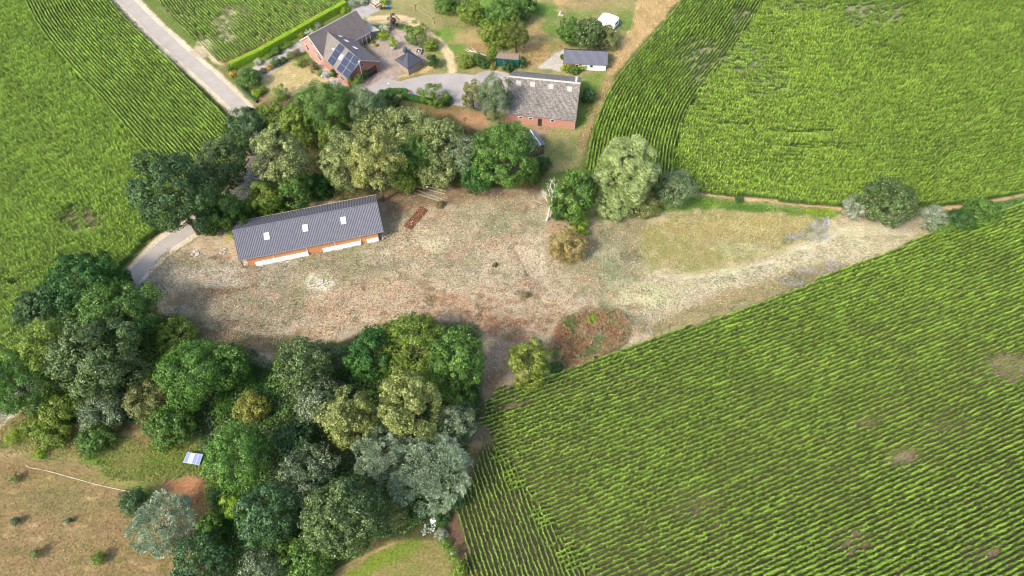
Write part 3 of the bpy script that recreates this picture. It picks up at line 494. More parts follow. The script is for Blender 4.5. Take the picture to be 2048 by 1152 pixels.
def tree(px, py, rx, ry, spec, label, name='broadleaf_tree', cat='tree', clear=None, group=None, barkm='bark', cut=-.45, bare=0):
    s = SPEC[spec]; r = np.random.default_rng(int(px*7+py*13)); hc = 3.
    for _ in range(4):
        p = P(px, py, hc); k = scale_at(p); R = rx/k; q = (ry/k)**2-(R*SP)**2; Rz = math.sqrt(max(q, 0))/CP if q > 0 else 0; Rz = min(max(Rz, R*.72), R*1.7)
        cl = clear if clear is not None else (1.2 if R > 4.2 else .2 if cat == 'tree' else -.2*Rz); hc = Rz+cl
    root = empty(name, (p[0], p[1], 0), label=label, cat=cat, group=group)
    q, c, cen = crown_mesh(R, Rz, s, r, cut if R > 5 else -.8); q = q+np.array([0, 0, hc]); q[:, :, 2] = np.maximum(q[:, :, 2], .03)
    quadmesh('crown' if cat == 'tree' else 'foliage', q, M['leaf'], c, root)
    mb = MB(); tr = .035*R+.05; bend = r.normal(0, .06*R, 2)
    mb.tube([(0, 0, -.1), (bend[0]*.4, bend[1]*.4, hc*.45), (bend[0], bend[1], hc*.9), (bend[0]*1.2, bend[1]*1.2, hc+Rz*.4)], [tr*1.35, tr, tr*.7, tr*.2], 8)
    idx = r.permutation(len(cen))[:7 if R > 2 else 4]
    for j in idx:
        e = cen[j]+np.array([0, 0, hc]); st = np.array([bend[0]*.6, bend[1]*.6, hc*r.uniform(.4, .8)]); mid = (st+e)/2+np.array([0, 0, .12*R]); mb.tube([st, mid, e*.98], [tr*.5, tr*.32, tr*.1], 6)
    mb.make('trunk' if cat == 'tree' else 'stem', M[barkm], root)
    if bare:
        mb = MB()
        for j in range(bare):
            a = r.uniform(0, 2*math.pi); e = np.array([math.cos(a)*R*r.uniform(.7, 1.05), math.sin(a)*R*r.uniform(.7, 1.05), hc+Rz*r.uniform(.2, .95)]); st = np.array([0, 0, hc*.6]); mid = (st*.4+e*.6)+r.normal(0, .2, 3); mb.tube([st, mid, e], [.09, .06, .02], 5)
            for q_ in range(2): mb.tube([mid, mid+(e-mid)*.6+r.normal(0, .5, 3)], [.04, .012], 4)
        mb.make('bare_branches', M['birch'], root)
    return root
T = tree
exec_trees = [
 # wood behind the long shed, left to right
 (352,395,72,84,'oak','very large dark green tree left of the long shed, beside the lane'),
 (443,335,52,52,'oakgrey','dark loose-crowned tree over the bend of the lane, above the shed end'),
 (498,262,48,42,'oak','dark green tree at the lower end of the straight lane'),
 (452,425,40,42,'mid','bushy green tree close above the left end of the shed roof'),
 (420,478-40,30,30,'deep','low dark tree squeezed between the giant dark tree and the shed'),
 (562,322,52,62,'linden','tall pale flowering linden above the middle of the shed'),
 (530,398,30,34,'yg','small yellow-green tree between pale linden and shed roof'),
 (590,378,34,38,'mid','mid green lower tree right behind the shed ridge'),
 (640,372,26,24,'deep','small dark green tree behind the shed ridge, right of the pale linden'),
 (548,240,42,36,'yg','yellow-green feathery tree nearest the end of the front lawn hedge'),
 (598,250,38,42,'yg','yellow-green feathery tree just right of the lawn-side one'),
 (648,225,58,58,'feather','large mid green feathery tree below the tan front lawn'),
 (695,205,38,34,'feather','smaller feathery tree in front of the white flowering border'),
 (665,275,28,34,'yg','bright young tree in the dark gap of the wood'),
 (735,225,36,46,'greygreen','grey-green fine-leaved tree below the brick drive'),
 (757,255,50,44,'linden','pale linden nearest the yard hedge, first of the linden row'),
 (822,262,52,44,'linden','pale linden second in the row below the yard'),
 (880,285,50,48,'linden','pale linden third in the row below the brown strip'),
 (690,322,46,64,'linden','rounded pale linden left of the yellowish one, above shed right end'),
 (752,335,52,66,'lindeny','yellowish linden overhanging the right end of the shed roof'),
 (832,318,44,44,'mid','shaded green tree filling in below the linden row'),
 (870,340,42,40,'linden','lower pale linden at the front edge of the wood'),
 (930,318,40,40,'speck','speckled dull green tree between the lindens and the big round one'),
 (1010,312,62,66,'mid','broad mid green tree below the barn, hiding the small slate roof'),
 (955,350,36,36,'deep','dark low tree at the meadow edge under the broad green one'),
 (812,358,30,30,'yg','small light tree at the meadow edge right of the shed'),
 (990,195,33,50,'greygreen','tall weeping grey-green tree touching the left side of the barn roof'),
 (946,190,23,27,'olive','small round olive tree standing in the yard left of the barn'),
 (776,203,26,20,'dkshrub','dark bushy tree beside the lamp post and yard hedge'),
 (868,190,30,20,'thin','open-crowned fruit tree at the edge of the yard above the hedge'),
 # centre right
 (1145,392,42,50,'mid','dense round tree right behind the dead white tree'),
 (1180,372,20,24,'blue','bluish dark tree tucked behind the round tree by the willow'),
 (1252,345,60,66,'willow','great pale willow with wind-swept strands at the corn edge'),
 (1225,405,34,36,'willow','lower front part-tree of the pale willow clump leaning over the meadow'),
 (1352,376,40,33,'greygreen','grey-green spreading tree right of the great willow'),
 (1778,405,54,42,'oakgrey','large round dark green tree at the right end of the meadow'),
 (1712,415,26,19,'pale','small whitish shrubby tree left of the round tree at the meadow end'),
 (1866,435,27,21,'pale','small whitish shrubby tree right of the round tree at the meadow end'),
 (1060,727,41,49,'goldgreen','yellow-gold rounded tree at the meadow edge by the corn'),
 # lower left wood
 (165,572,72,44,'deep','dark green tree overhanging the corn at the lane mouth'),
 (238,568,28,28,'deep','small dark tree leaning over the lane mouth'),
 (88,622,50,50,'oak','dark tree on the corn edge at the far left of the wood'),
 (228,635,82,52,'mid','broad yellow-tinged green tree beside the left end of the meadow'),
 (105,700,52,68,'yg','light olive-green tree left of the giant grey-green one'),
 (200,715,84,84,'oakgrey','giant grey-green tree in the middle of the left wood'),
 (30,765,58,64,'fresh','blue-green fine-leaved tree at the left picture edge'),
 (352,672,42,34,'yg','yellow-green tree at the meadow side of the left wood'),
 (385,745,70,66,'fresh','fresh green wide tree right of the giant grey-green one'),
 (450,730,48,46,'mid','dull green tree merging into the reed bed'),
 (150,640,50,40,'oak','dark tree between the corn edge and the giant grey-green tree'),
 (295,800,42,36,'olive','pale olive low tree on the lower edge of the left wood'),
 (205,815,46,32,'speck','grey speckled low tree under the giant grey-green one'),
 (120,815,40,28,'yg','yellowish low tree above the wild grass strip'),
 (340,850,46,26,'mid','low green tree at the top of the pasture'),
 # lower middle wood
 (505,815,32,30,'yellow','small yellow tree standing out of dark undergrowth'),
 (480,915,64,66,'fresh','bright round fine-leaved tree right of the ground solar panels'),
 (535,1030,60,62,'blue','bluish round tree below the bright round one'),
 (402,1125,58,50,'blue','dark bluish round tree at the bottom picture edge'),
 (520,1142,42,28,'speck','pale speckled low tree at the bottom edge'),
 (612,738,56,58,'oakgrey','grey-green tree bordering the meadow left of the deep green one'),
 (655,720,34,34,'greygreen','small pale grey-green tree against the meadow edge'),
 (745,712,48,54,'deep','deep saturated green tree at the meadow edge'),
 (822,692,70,48,'yg','airy olive-green tree with many bare twigs at the meadow edge'),
 (912,722,58,66,'mid','broad green tree at the right corner of the lower wood'),
 (640,800,48,48,'speck','speckled green tree in the middle of the lower wood'),
 (702,840,54,66,'oliveflower','olive flowering tree left of its twin in the lower wood'),
 (818,815,62,82,'oliveflower','tall olive flowering tree in the heart of the lower wood'),
 (905,800,46,42,'mid','shaded green tree between the olive tree and the corn'),
 (915,850,38,44,'speck','dull grey-green tree by the bare corner of the corn field'),
 (760,905,50,54,'silver','white silver willow left half of the pale pair'),
 (862,940,78,52,'silver','white silver willow reaching towards the corn rows'),
 (610,950,58,46,'speck','speckled tree above the big lower grey-green one'),
 (688,1035,78,84,'oakgrey','largest grey-green tree at the bottom of the wood'),
 (590,880,40,36,'blue','dim tree in the shaded hollow of the wood'),
 (789,1032,28,30,'olive','olive-yellow small tree beside the paddock corner'),
 (325,1050,60,46,'silver','silver-green willow standing on the brown pasture'),
 (268,1005,26,26,'blue','small round blue-green tree touching the silver pasture willow'),
 # gardens
 (893,6,24,18,'mid','round fruit tree at the top edge nearest the clothesline'),
 (940,24,27,24,'yg','round light fruit tree on the grass right of the clothesline'),
 (1010,28,30,30,'mid','green tree in the top garden clump'),(1045,14,28,24,'mid','bright green tree at the top of the garden clump'),
 (992,68,32,28,'yg','light green tree in front of the garden clump'),
 (1032,70,24,40,'olivetall','tall narrow olive conifer beside the container','conifer_tree'),
 (1145,63,30,26,'mid','round tree behind the small dark-roofed shed, left one'),
 (1180,70,26,30,'oakgrey','dull tree behind the small dark-roofed shed, middle one'),
 (1212,76,24,24,'olive','olive tree half hiding the white caravan'),
 (830,68,24,24,'thin','loose grey-green garden tree right of the gravel garden'),
 (500,157,22,20,'mid','round dark green tree at the garden gate by the lane'),
]
for a in exec_trees:
    nm = a[6] if len(a) > 6 else ('willow_tree' if a[4] in ('willow', 'silver') else 'linden_tree' if a[4] in ('linden', 'lindeny') else 'broadleaf_tree')
    tree(*a[:6], name=nm, bare=(16 if 'bare twigs' in a[5] else 0), group='flowering lindens behind the shed' if a[4] in ('linden', 'lindeny') else None)
shrubs = [
 (418,430,24,24,'dkshrub','dark shrub under the giant tree by the shed'),(555,418,22,16,'mid','green shrub pressed against the back of the shed, middle'),(500,425,24,18,'mid','green shrub pressed against the back of the shed, left'),
 (1085,328,18,13,'dkshrub','dark shrub below the slate roof'),(1060,345,22,16,'mid','green shrub between broad tree and lawn'),(1156,455,21,17,'lime','bright leafy shrub at the foot of the round tree'),
 (1135,493,34,35,'gold','golden-orange round shrub on the dry meadow'),(1478,399,9,7,'dkshrub','tiny dark bush on the sandy field edge'),(1290,408,32,17,'olive','olive shrub under the grey-green tree'),(1120,425,20,22,'dkshrub','dark green shrub at the base of the dead tree'),
 (190,880,34,26,'mid','large green shrub on the wild grass strip'),(105,868,32,24,'yg','loose green shrub left on the wild grass strip'),(30,872,15,13,'lime','small bright shrub on the wild strip at the left'),(80,908,13,8,'lime','tiny yellow-green shrub near the wire fence'),(70,850,24,14,'yg','light green scrub under the left wood'),
 (882,1068,12,11,'pale','small pale shrub beside the white flowers at the paddock corner'),(905,1110,14,18,'thin','leafy shrub along the paddock edge by the corn'),(890,1090,11,12,'thin','smaller leafy shrub along the paddock edge by the corn'),(920,1140,15,20,'yg','lower leafy shrub along the paddock edge by the corn'),
 (880,1038,16,10,'dkshrub','dark bramble bush behind the white box'),(845,1010,30,22,'dkshrub','bramble bush below the silver willow'),(912,1005,16,26,'dkshrub','dark bramble bush beside the corn rows'),(560,1085,34,30,'mid','green bush in the bottom wood'),
 (470,1015,26,40,'lime','bright yellow-green bramble bush between two round trees'),(425,1060,28,32,'mid','green bramble bush at the pasture edge'),(620,1120,48,28,'mid','low bright green bush at the bottom middle'),
 (513,187,9,9,'lime','clipped yellow-green ball shrub at the front garden corner'),(524,180,9,7,'yg','soft yellow-green shrub beside the clipped ball'),(467,149,9,6,'orangefl','orange flowering shrub at the end of the long hedge'),(461,138,7,6,'mid','round clipped end bush of the long hedge'),
 (482,146,7,5,'pale','pale blue-green perennial beside the orange flowers'),(516,124,9,6,'cream','pale flowering perennial along the long hedge'),(538,112,9,6,'thin','leafy perennial along the long hedge'),(552,102,10,7,'mid','green perennial along the long hedge, middle'),(575,90,10,7,'thin','tall perennial along the long hedge near the house'),(604,72,8,6,'yellow','yellowish perennial at the house gable'),(617,66,9,5,'cream','cream flowering bush at the house gable'),(637,52,7,5,'pale','pale bush behind the house'),(690,22,9,5,'lime','bright bush behind the house ridge'),
 (592,108,11,10,'brownish','brownish shrub on the lawn corner by the house'),(580,112,8,8,'olive','olive round shrub next to the brownish one'),(567,120,8,5,'dkshrub','dark low shrub on the lawn edge'),(553,126,10,5,'dkshrub','longer dark low shrub on the lawn edge'),(539,134,8,7,'orangefl','yellow-orange shrub on the lawn edge'),(526,142,7,5,'brownish','brown low shrub on the lawn edge by the gate tree'),(599,124,14,8,'thin','wispy shrub by the house path'),(627,133,10,10,'brownish','dark brown-green shrub by the house path'),
 (666,147,6,11,'mid','upright climbing shrub against the house wall'),(651,150,8,7,'whitefl','white flowering hydrangea by the house wall'),(640,146,8,5,'thin','leafy plant beside the hydrangea'),(668,168,9,4,'whitefl','white flowers below the hydrangea on the path edge'),(685,178,8,4,'whitefl','white flowers at the end of the path edge'),
 (560,185,16,16,'thin','slender sapling on the dry front lawn'),(710,158,18,18,'thin','leafy young shrub before the brick gable'),(730,150,8,10,'dkshrub','dark climber shrub left of the garage door'),
 (786,44,11,15,'purple','dark purple-leaved upright shrub'),(773,55,10,7,'cream','cream flowering shrub left of the purple one'),(764,60,8,6,'whitefl','white flowering shrub nearest the house end'),(766,71,12,11,'lime','bright lime maple-like shrub in the gravel garden'),(786,86,9,12,'lime','bright lime ball shrub standing alone in gravel'),(862,90,15,12,'yg','yellow-green garden shrub beside the sand path'),(866,122,12,15,'dkshrub','dark green oval shrub between pavilion and sand path'),(844,58,12,10,'thin','thin grey-green bush at the bend of the sand path'),
 (752,90,4,3,'orangefl','small orange flower clump in the gravel garden'),(745,84,4,3,'lime','small lime clump in the gravel garden'),(722,82,10,7,'dkshrub','dark shrubs in the corner between the roofs'),(738,80,7,5,'dkshrub','dark small bush by the terrace posts'),
 (932,122,17,15,'yg','light green shrub at the yard edge by the sand path'),(953,118,13,12,'mid','green shrub beside the fallen branch'),(968,128,12,9,'dkshrub','low dark shrub between fallen branch and container'),(985,134,6,6,'yellow','round yellow bush beside the container'),(1016,135,12,9,'dkshrub','dark green bush at the front corner of the container'),(1044,124,9,11,'dkshrub','dark bush right of the container'),(984,110,12,14,'yg','yellow-green bush at the left end of the container'),
 (1132,135,10,8,'lime','leafy rhubarb-like bush at the left front of the small shed'),(1164,135,9,6,'lime','leafy bush at the middle front of the small shed'),(1125,114,4,7,'mid','narrow green bush at the left side of the small shed'),(1148,141,10,4,'mid','low plants before the small shed'),
 (1177,192,13,15,'blue','blue-green round bush against the right barn wall'),(1042,232,12,10,'mid','green bush at the barn front wall'),(1010,45,22,20,'deep','dark bush in the garden clump'),(970,38,20,18,'mid','round bush at the left of the garden clump'),(706,8,10,7,'pale','greyish flowering bush at the end of the long hedge'),(728,3,9,6,'pale','greyish bush by the timber deck'),
 (768,5,9,4,'lime','bright plants behind the four bins'),(840,183,8,8,'thin','leafy bush beside the hedge and the bins'),(895,200,12,8,'dkshrub','dark bush ending the yard hedge'),
 (1200,612+60,10,8,'pale','pale thistle clump on the weedy mound'),(1185,640,12,8,'lime','bright weed clump on the weedy mound'),(1112,735,12,12,'deep','dark green bush right of the gold tree'),(1130,720,9,8,'mid','green weed bush at the edge of the mound'),
 (882,409,9,8,'brownish','brown-green bush at the end of the pale planks'),(1056,590,6,5,'brownish','small olive tussock on the bare tracks'),(990,530,5,4,'brownish','small brown tussock in the middle of the meadow'),(565,735,14,18,'lime','light green grassy clump by the reed bed'),
 (1880,452,22,13,'mid','green scrub right of the whitish tree at the meadow point'),(1960,425,34,12,'mid','long green scrub along the right field corner'),(1925,440,26,12,'dkshrub','dark scrub along the right field corner')]
for a in shrubs: tree(*a, name='shrub', cat='shrub', cut=-.2)
saps = [(28,957,9,8,'olive','young staked tree near the orange cord on the pasture'),(30,1042,8,7,'speck','young grey tree at the left edge of the pasture'),(70,1108,11,8,'olive','young thin tree low on the pasture'),(197,1117,13,11,'yg','young bright green tree on the pasture'),(137,1041,5,4,'speck','tiny young tree in the middle of the pasture')]
for a in saps:
    t_ = tree(*a, name='young_tree', clear=.4, group='young trees on the pasture')
# dead white tree
def dead_tree():
    b0 = P(1093, 441); t_ = empty('dead_tree', b0, label='leafless white dead tree at the right side of the meadow', cat='tree'); r = np.random.default_rng(4); mb = MB(); br = MB()
    mb.tube([(0,0,0),(.35,0,2),(.5,.2,4),(.9,.3,6.5),(1.0,.2,9)], [.26,.2,.17,.12,.05], 8)
    def grow(p, d, ln, rad, lv):
        q = p+d*ln*.5+r.normal(0, .08*ln, 3); e = q+unit(d+r.normal(0, .2, 3))*ln*.5; br.tube([p, q, e], [rad, rad*.75, rad*.45], 5)
        if lv > 0:
            for k in range(3):
                grow(e if k < 2 else q, unit(d+r.normal(0, .55, 3)+np.array([0, 0, .15])), ln*r.uniform(.55, .8), rad*.55, lv-1)
    for k in range(13):
        z = r.uniform(3.2, 9); a = k*2.4+r.uniform(-.4, .4); x = np.interp(z, [0, 4, 9], [0, .5, 1.0]); grow(np.array([x, .2, z]), unit(np.array([math.cos(a), math.sin(a)*.9, .8])), r.uniform(1.6, 2.4)*(1.1-z*.04), .075, 2)
    mb.make('trunk', M['birch'], t_); br.make('branches', M['birch'], t_)
dead_tree()
def fallen():
    t_ = empty('fallen_branch', P(955,108), label='bare grey fallen branch lying left of the green container', cat='branch'); mb = MB(); q = lambda x, y, z: tuple(np.array(P(x, y, z))-np.array(P(955,108)))
    mb.tube([q(975,112,.4),(q(955,106,.7)),q(940,101,.6),q(932,96,.9)], [.16,.12,.08,.03]); mb.tube([q(955,106,.7),q(948,100,1),q(942,93,1.2)], [.08,.06,.02]); mb.tube([q(945,103,.6),q(936,103,.5),q(926,98,.4)], [.07,.05,.02])
    mb.make('limb', M['birch'], t_)
fallen()
# ------------------------------------------------------------------ hedges
def hedge(name, pts, wd, h, cols, label, cat='hedge', z0=0, dens=130):
    p = np.array([P(x, y)[:2] for x, y in pts]); b0 = p.mean(0); r = np.random.default_rng(int(pts[0][0])); root = empty(name, (*b0, 0), label=label, cat=cat)
    seg = np.linalg.norm(np.diff(p, axis=0), axis=1); s = np.concatenate([[0], np.cumsum(seg)]); n = int(s[-1]*dens*(wd+2*h))
    t = r.uniform(0, s[-1], n); c = np.stack([np.interp(t, s, p[:, 0]), np.interp(t, s, p[:, 1])], 1); c2 = np.stack([np.interp(t+.2, s, p[:, 0]), np.interp(t+.2, s, p[:, 1])], 1); c1 = np.stack([np.interp(t-.2, s, p[:, 0]), np.interp(t-.2, s, p[:, 1])], 1)
    d = unit(c2-c1); nn = np.stack([-d[:, 1], d[:, 0]], 1); per = r.uniform(0, wd+2*h, n)
    side = np.where(per < h, -1, np.where(per > h+wd, 1, 0)); off = np.where(side == -1, -wd/2, np.where(side == 1, wd/2, per-h-wd/2)); z = np.where(side == -1, per, np.where(side == 1, per-h-wd, h))
    wob = 1+.10*(vnoise(t*3+side*7, z*3, 1., 5)-.5); off = off*wob; z = z*wob
    nrm = np.stack([nn[:, 0]*side, nn[:, 1]*side, (side == 0)*1.+.5], 1)+r.normal(0, .4, (n, 3)); pos = np.stack([c[:, 0]+nn[:, 0]*off-b0[0], c[:, 1]+nn[:, 1]*off-b0[1], z+z0], 1)+r.normal(0, .05, (n, 3))
    k = r.random((n, 1)); cc = np.array(cols[0])*(1-k)+np.array(cols[1])*k
    quadmesh('foliage', leafquads(pos, unit(nrm), .2, .14, r), M['leaf'], cc*r.uniform(.8, 1.2, (n, 1)), root)
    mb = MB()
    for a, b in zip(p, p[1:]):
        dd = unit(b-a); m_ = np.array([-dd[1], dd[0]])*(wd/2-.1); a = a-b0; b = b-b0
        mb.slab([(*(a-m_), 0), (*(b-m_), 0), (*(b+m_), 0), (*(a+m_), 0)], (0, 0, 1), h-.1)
    mb.make('dark_core', M['core'], root); return root  # solid near-black block painted as the darkness inside the hedge
hedge('hedge', [(463,139),(520,112),(570,84),(640,44),(692,15)], 1.25, 1.9, (G(138,176,34,1.3), G(176,208,48,1.3)), 'long bright green clipped hedge between field and house drive', dens=170)
hedge('hedge', [(474,168),(492,187),(515,206)], .5, .9, (G(60,96,50), G(84,120,66)), 'low dark clipped hedge along the lane by the front garden')
hedge('hedge', [(752,205),(778,186),(812,186),(816,192)], .9, 1.2, (G(56,96,30), G(84,128,40)), 'clipped dark hedge around the yard corner by the lamp post')
hedge('hedge', [(806,196),(830,202),(860,207),(885,210),(898,208)], 1.2, 1.3, (G(52,92,32), G(80,124,42)), 'rounded dark hedge along the yard in front of the bins')
# ------------------------------------------------------------------ ground plants (uncountable)
def scatter(name, pts, dens, h, Ls, Ws, cols, label, cat, blade=False, hn=2., m='grass', big=0.):
    w_ = np.array([P(x, y)[:2] for x, y in pts]); r = np.random.default_rng(int(w_[0, 0]*10)+len(pts)+5000); lo = w_.min(0); hi = w_.max(0); n = int((hi-lo).prod()*dens); x = r.uniform(lo[0], hi[0], n); y = r.uniform(lo[1], hi[1], n)
    k = sdist(w_, x, y)+(fbm(x, y, 2, 3)-.5)*2.4 > 0; x = x[k]; y = y[k]; n = len(x); ht = h*(.25+1.1*fbm(x, y, hn, 9)**1.2); z = ht*(1-.45*r.random(n)**2)
    c0 = w_.mean(0); f = np.clip((fbm(x, y, 3, 14)-.5)*3+.5+r.normal(0, .28, n), 0, .999)*len(cols); cc = np.array([cols[int(q)] for q in f])*r.uniform(.75, 1.25, (n, 1))
    pos = np.stack([x-c0[0], y-c0[1], z], 1)
    if blade:
        ax = unit(np.stack([r.normal(0, .5, n), r.normal(0, .5, n), np.ones(n)*.9], 1)); pos[:, 2] = ht*.5; q = leafquads(pos, unit(np.cross(ax, r.normal(size=(n, 3)))), Ls, Ws, r, ax); q[:, :, 2] = np.maximum(q[:, :, 2], .01)
    else: q = leafquads(pos, unit(r.normal(0, .55, (n, 3))+np.array([-.1, -.1, .9])), Ls, Ws, r); q[:, :, 2] = np.maximum(q[:, :, 2], .02)
    o = quadmesh(name, q, M[m], cc, None, label=label, cat=cat, kind='stuff'); o.location = (c0[0], c0[1], 0); print(name, n); return o
DG = [G(50,82,40), G(66,104,46), G(84,124,52), G(104,140,58)]
wood_low = [(0,650),(85,570),(220,545),(262,590),(300,640),(400,700),(540,745),(600,700),(700,690),(760,660),(860,650),(960,660),(962,800),(945,860),(905,950),(903,1000),(900,1060),(870,1045),(780,1075),(640,1130),(600,1170),(350,1170),(430,1060),(420,960),(400,880),(330,850),(240,850),(90,830),(-50,835),(-60,700)]
scatter('undergrowth', wood_low, 22, 1.6, .36, .26, DG, 'dark green brambles and weeds carpeting the ground below the lower woods', 'undergrowth', hn=3, m='leaf')
scatter('nettle_bed', [(440,690),(500,695),(560,738),(552,800),(520,830),(470,850),(430,830),(440,760)], 60, 2.6, .5, .09, [G(44,84,34), G(62,110,36), G(92,140,40)], 'dense tall green nettle and reed bed by the meadow corner', 'reeds', blade=True, hn=4, m='leaf')
scatter('bramble_patch', [(415,970),(440,960),(500,975),(500,1010),(470,1080),(400,1130),(385,1110),(410,1040)], 45, 1.6, .26, .2, [G(70,116,40), G(110,154,40), G(160,188,50)], 'bright yellow-green brambles at the pasture edge', 'brambles', m='leaf')
scatter('undergrowth', [(470,250),(560,200),(700,200),(760,222),(900,240),(960,270),(1060,320),(1070,360),(960,370),(820,370),(700,400),(600,410),(470,450),(410,470),(400,430),(460,400),(470,330)], 9, 1.1, .34, .24, DG, 'green undergrowth below the wood behind the long shed', 'undergrowth', m='leaf')
scatter('bramble_patch', [(585,1060),(700,1100),(760,1080),(640,1125),(600,1165),(560,1165)], 40, .9, .24, .18, [G(84,132,48), G(110,156,56), G(140,178,70)], 'light green weeds along the upper paddock edge', 'weeds', m='leaf')
scatter('weed_mound', [(1098,700),(1118,645),(1180,618),(1240,628),(1262,662),(1240,700),(1150,738),(1110,735)], 55, 1.7, .30, .14, [G(96,124,64), G(128,144,90), G(178,112,76), G(196,116,78), G(180,170,136), G(136,140,82), G(150,104,80)], 'weedy mound with rust-red dock and pale thistles beside the corn', 'weeds', blade=False, m='leaf')
scatter('flowering_weeds', [(1555,490),(1600,455),(1655,435),(1658,470),(1640,490),(1600,482),(1570,495)], 28, .7, .2, .16, [G(104,116,74), G(176,182,206), G(150,160,200), G(196,200,222)], 'blue flowering chicory patch in the straw-coloured strip, upper one', 'wildflowers')
scatter('flowering_weeds', [(1560,560),(1600,535),(1660,522),(1692,530),(1660,550),(1590,580),(1565,585)], 26, .7, .2, .16, [G(120,118,78), G(176,178,200), G(160,160,190), G(150,140,90)], 'blue flowering chicory patch along the corn edge, lower one', 'wildflowers')
scatter('flowering_weeds', [(1270,640),(1300,635),(1305,670),(1280,675)], 24, .4, .16, .13, [G(150,146,112), G(200,202,210), G(176,178,200)], 'small patch of pale flowers between mound and corn', 'wildflowers')
scatter('yellow_weeds', [(1605,420),(1670,418),(1668,432),(1610,432)], 50, .6, .2, .14, [G(140,150,40), G(170,176,44)], 'yellow-green weed patch at the sandy field edge', 'weeds')
scatter('field_margin', [(1290,405),(1400,392),(1560,408),(1690,424),(1660,436),(1560,428),(1400,420),(1300,430),(1230,445)], 30, .6, .26, .14, [G(84,124,42), G(110,148,50), G(140,164,70)], 'green grassy margin below the sandy field edge', 'grass')
scatter('field_margin', [(1884,430),(1960,410),(2060,392),(2200,352),(2200,350),(2060,402),(1880,466)], 30, .9, .28, .16, [G(70,110,50), G(92,134,60), G(120,150,84)], 'green scrubby margin at the right end of the meadow', 'grass')
scatter('field_margin', [(218,0),(236,8),(300,78),(352,126),(408,182),(440,215),(470,262),(450,240),(405,196),(350,140),(290,82)], 26, .4, .26, .1, [G(96,120,50), G(130,138,70)], 'grass verge between the lane and the upper left corn', 'grass', blade=True)
scatter('dry_grass', [(1290,-50),(1360,-50),(1355,2),(1318,45),(1275,95),(1232,150),(1190,235),(1165,300),(1150,290),(1205,150),(1240,95),(1265,50)], 26, .9, .5, .07, [G(206,176,122), G(230,204,150), G(176,158,104)], 'tall dry golden grass strip along the corn edge', 'grass', blade=True)
scatter('dry_grass', [(1030,100),(1110,85),(1125,98),(1080,130),(1040,140)], 26, .8, .45, .07, [G(198,164,110), G(226,192,136), G(150,146,84)], 'dry golden grass between container and small shed', 'grass', blade=True)
scatter('dry_grass', [(1280,455),(1400,420),(1560,428),(1670,440),(1600,480),(1540,520),(1420,550),(1300,540)], 24, .5, .4, .07, [G(180,162,104), G(214,194,136), G(134,140,72), G(104,116,54), G(226,208,154)], 'straw-coloured tall grass strip across the meadow', 'grass', blade=True)
scatter('meadow_grass', [(300,540),(335,495),(480,525),(770,475),(800,385),(1080,385),(1110,445),(1280,445),(1290,555),(1440,555),(1700,470),(1860,470),(1500,606),(1310,670),(1100,690),(970,780),(960,680),(760,650),(600,700),(400,680),(290,600)], 20, .26, .30, .09, [G(92,98,62), G(120,126,84), G(206,186,150), G(224,206,170), G(146,96,66), G(186,166,128), G(96,84,60), G(210,188,150), G(134,138,96)], 'short dry tufted grass over the pale meadow', 'grass', hn=1.2)
scatter('meadow_grass', [(-60,950),(0,925),(180,945),(260,990),(330,1015),(410,960),(400,1060),(340,1170),(-120,1170)], 9, .2, .26, .12, [G(150,126,84), G(176,146,100), G(116,118,64)], 'brown dry grass of the lower left pasture', 'grass', hn=1.5)
scatter('meadow_grass', [(190,930),(235,875),(330,865),(430,890),(420,950),(330,965),(230,965)], 30, .35, .26, .16, [G(96,120,46), G(124,146,54), G(146,140,80)], 'green weedy grass around the ground solar panels', 'grass', hn=2)
scatter('wild_grass', [(-30,835),(90,835),(235,868),(180,925),(100,912),(-40,905)], 20, .6, .3, .14, [G(146,130,80), G(110,128,54), G(170,150,96), G(90,116,48)], 'tall mixed grass strip below the left wood', 'grass', hn=2)
scatter('lawn_grass', [(860,-30),(1280,-60),(1290,0),(1235,100),(1180,140),(1110,100),(1040,140),(920,130),(900,90)], 8, .25, .26, .12, [G(116,146,60), G(150,152,84), G(184,160,108)], 'patchy rough grass of the top garden', 'grass', hn=2)
# ------------------------------------------------------------------ buildings
def slope(name, r0, r1, e1, e0, m, parent, ribs=0, courses=0, amp=.04, step=.03, th=.10, **k):
    """roof slope in parent-local coords: ridge r0-r1, eave e0-e1, real ribs / stepped tile courses"""
    r0, r1, e0, e1 = [np.array(v, float) for v in (r0, r1, e0, e1)]; n = np.cross(r1-r0, e0-r0); n /= np.linalg.norm(n); n = n if n[2] > 0 else -n
    L_ = np.linalg.norm(r1-r0); nu = max(1, ribs*4) if ribs else 1; us = np.linspace(0, 1, nu+1); V = []; rows = []
    if courses:
        for c in range(courses): rows += [(c/courses, 0.), ((c+1)/courses-1e-4, step)]
    else: rows = [(0, 0), (1, 0)]
    for v, h in rows:
        for i, u in enumerate(us):
            p = (r0*(1-u)+r1*u)*(1-v)+(e0*(1-u)+e1*u)*v; a = (0, amp, 0, -amp*.8)[i%4] if ribs else 0; V.append(p+n*(h+a+.001))
    Fc = []; w_ = nu+1
    for j in range(len(rows)-1):
        for i in range(nu): a = j*w_+i; Fc.append((a, a+1, a+w_+1, a+w_))
    b = len(V); q = [r0, r1, e1, e0]; V += [p-n*th for p in q]+[p-n*(amp if ribs else 0) for p in q]; Fc += [(b, b+1, b+2, b+3), (b, b+1, b+5, b+4), (b+1, b+2, b+6, b+5), (b+2, b+3, b+7, b+6), (b+3, b, b+4, b+7)]
    return link(name, V, Fc, m, parent, True, **k), n
def rot(v, th): return np.array([v[0]*math.cos(th)-v[1]*math.sin(th), v[0]*math.sin(th)+v[1]*math.cos(th), v[2]])
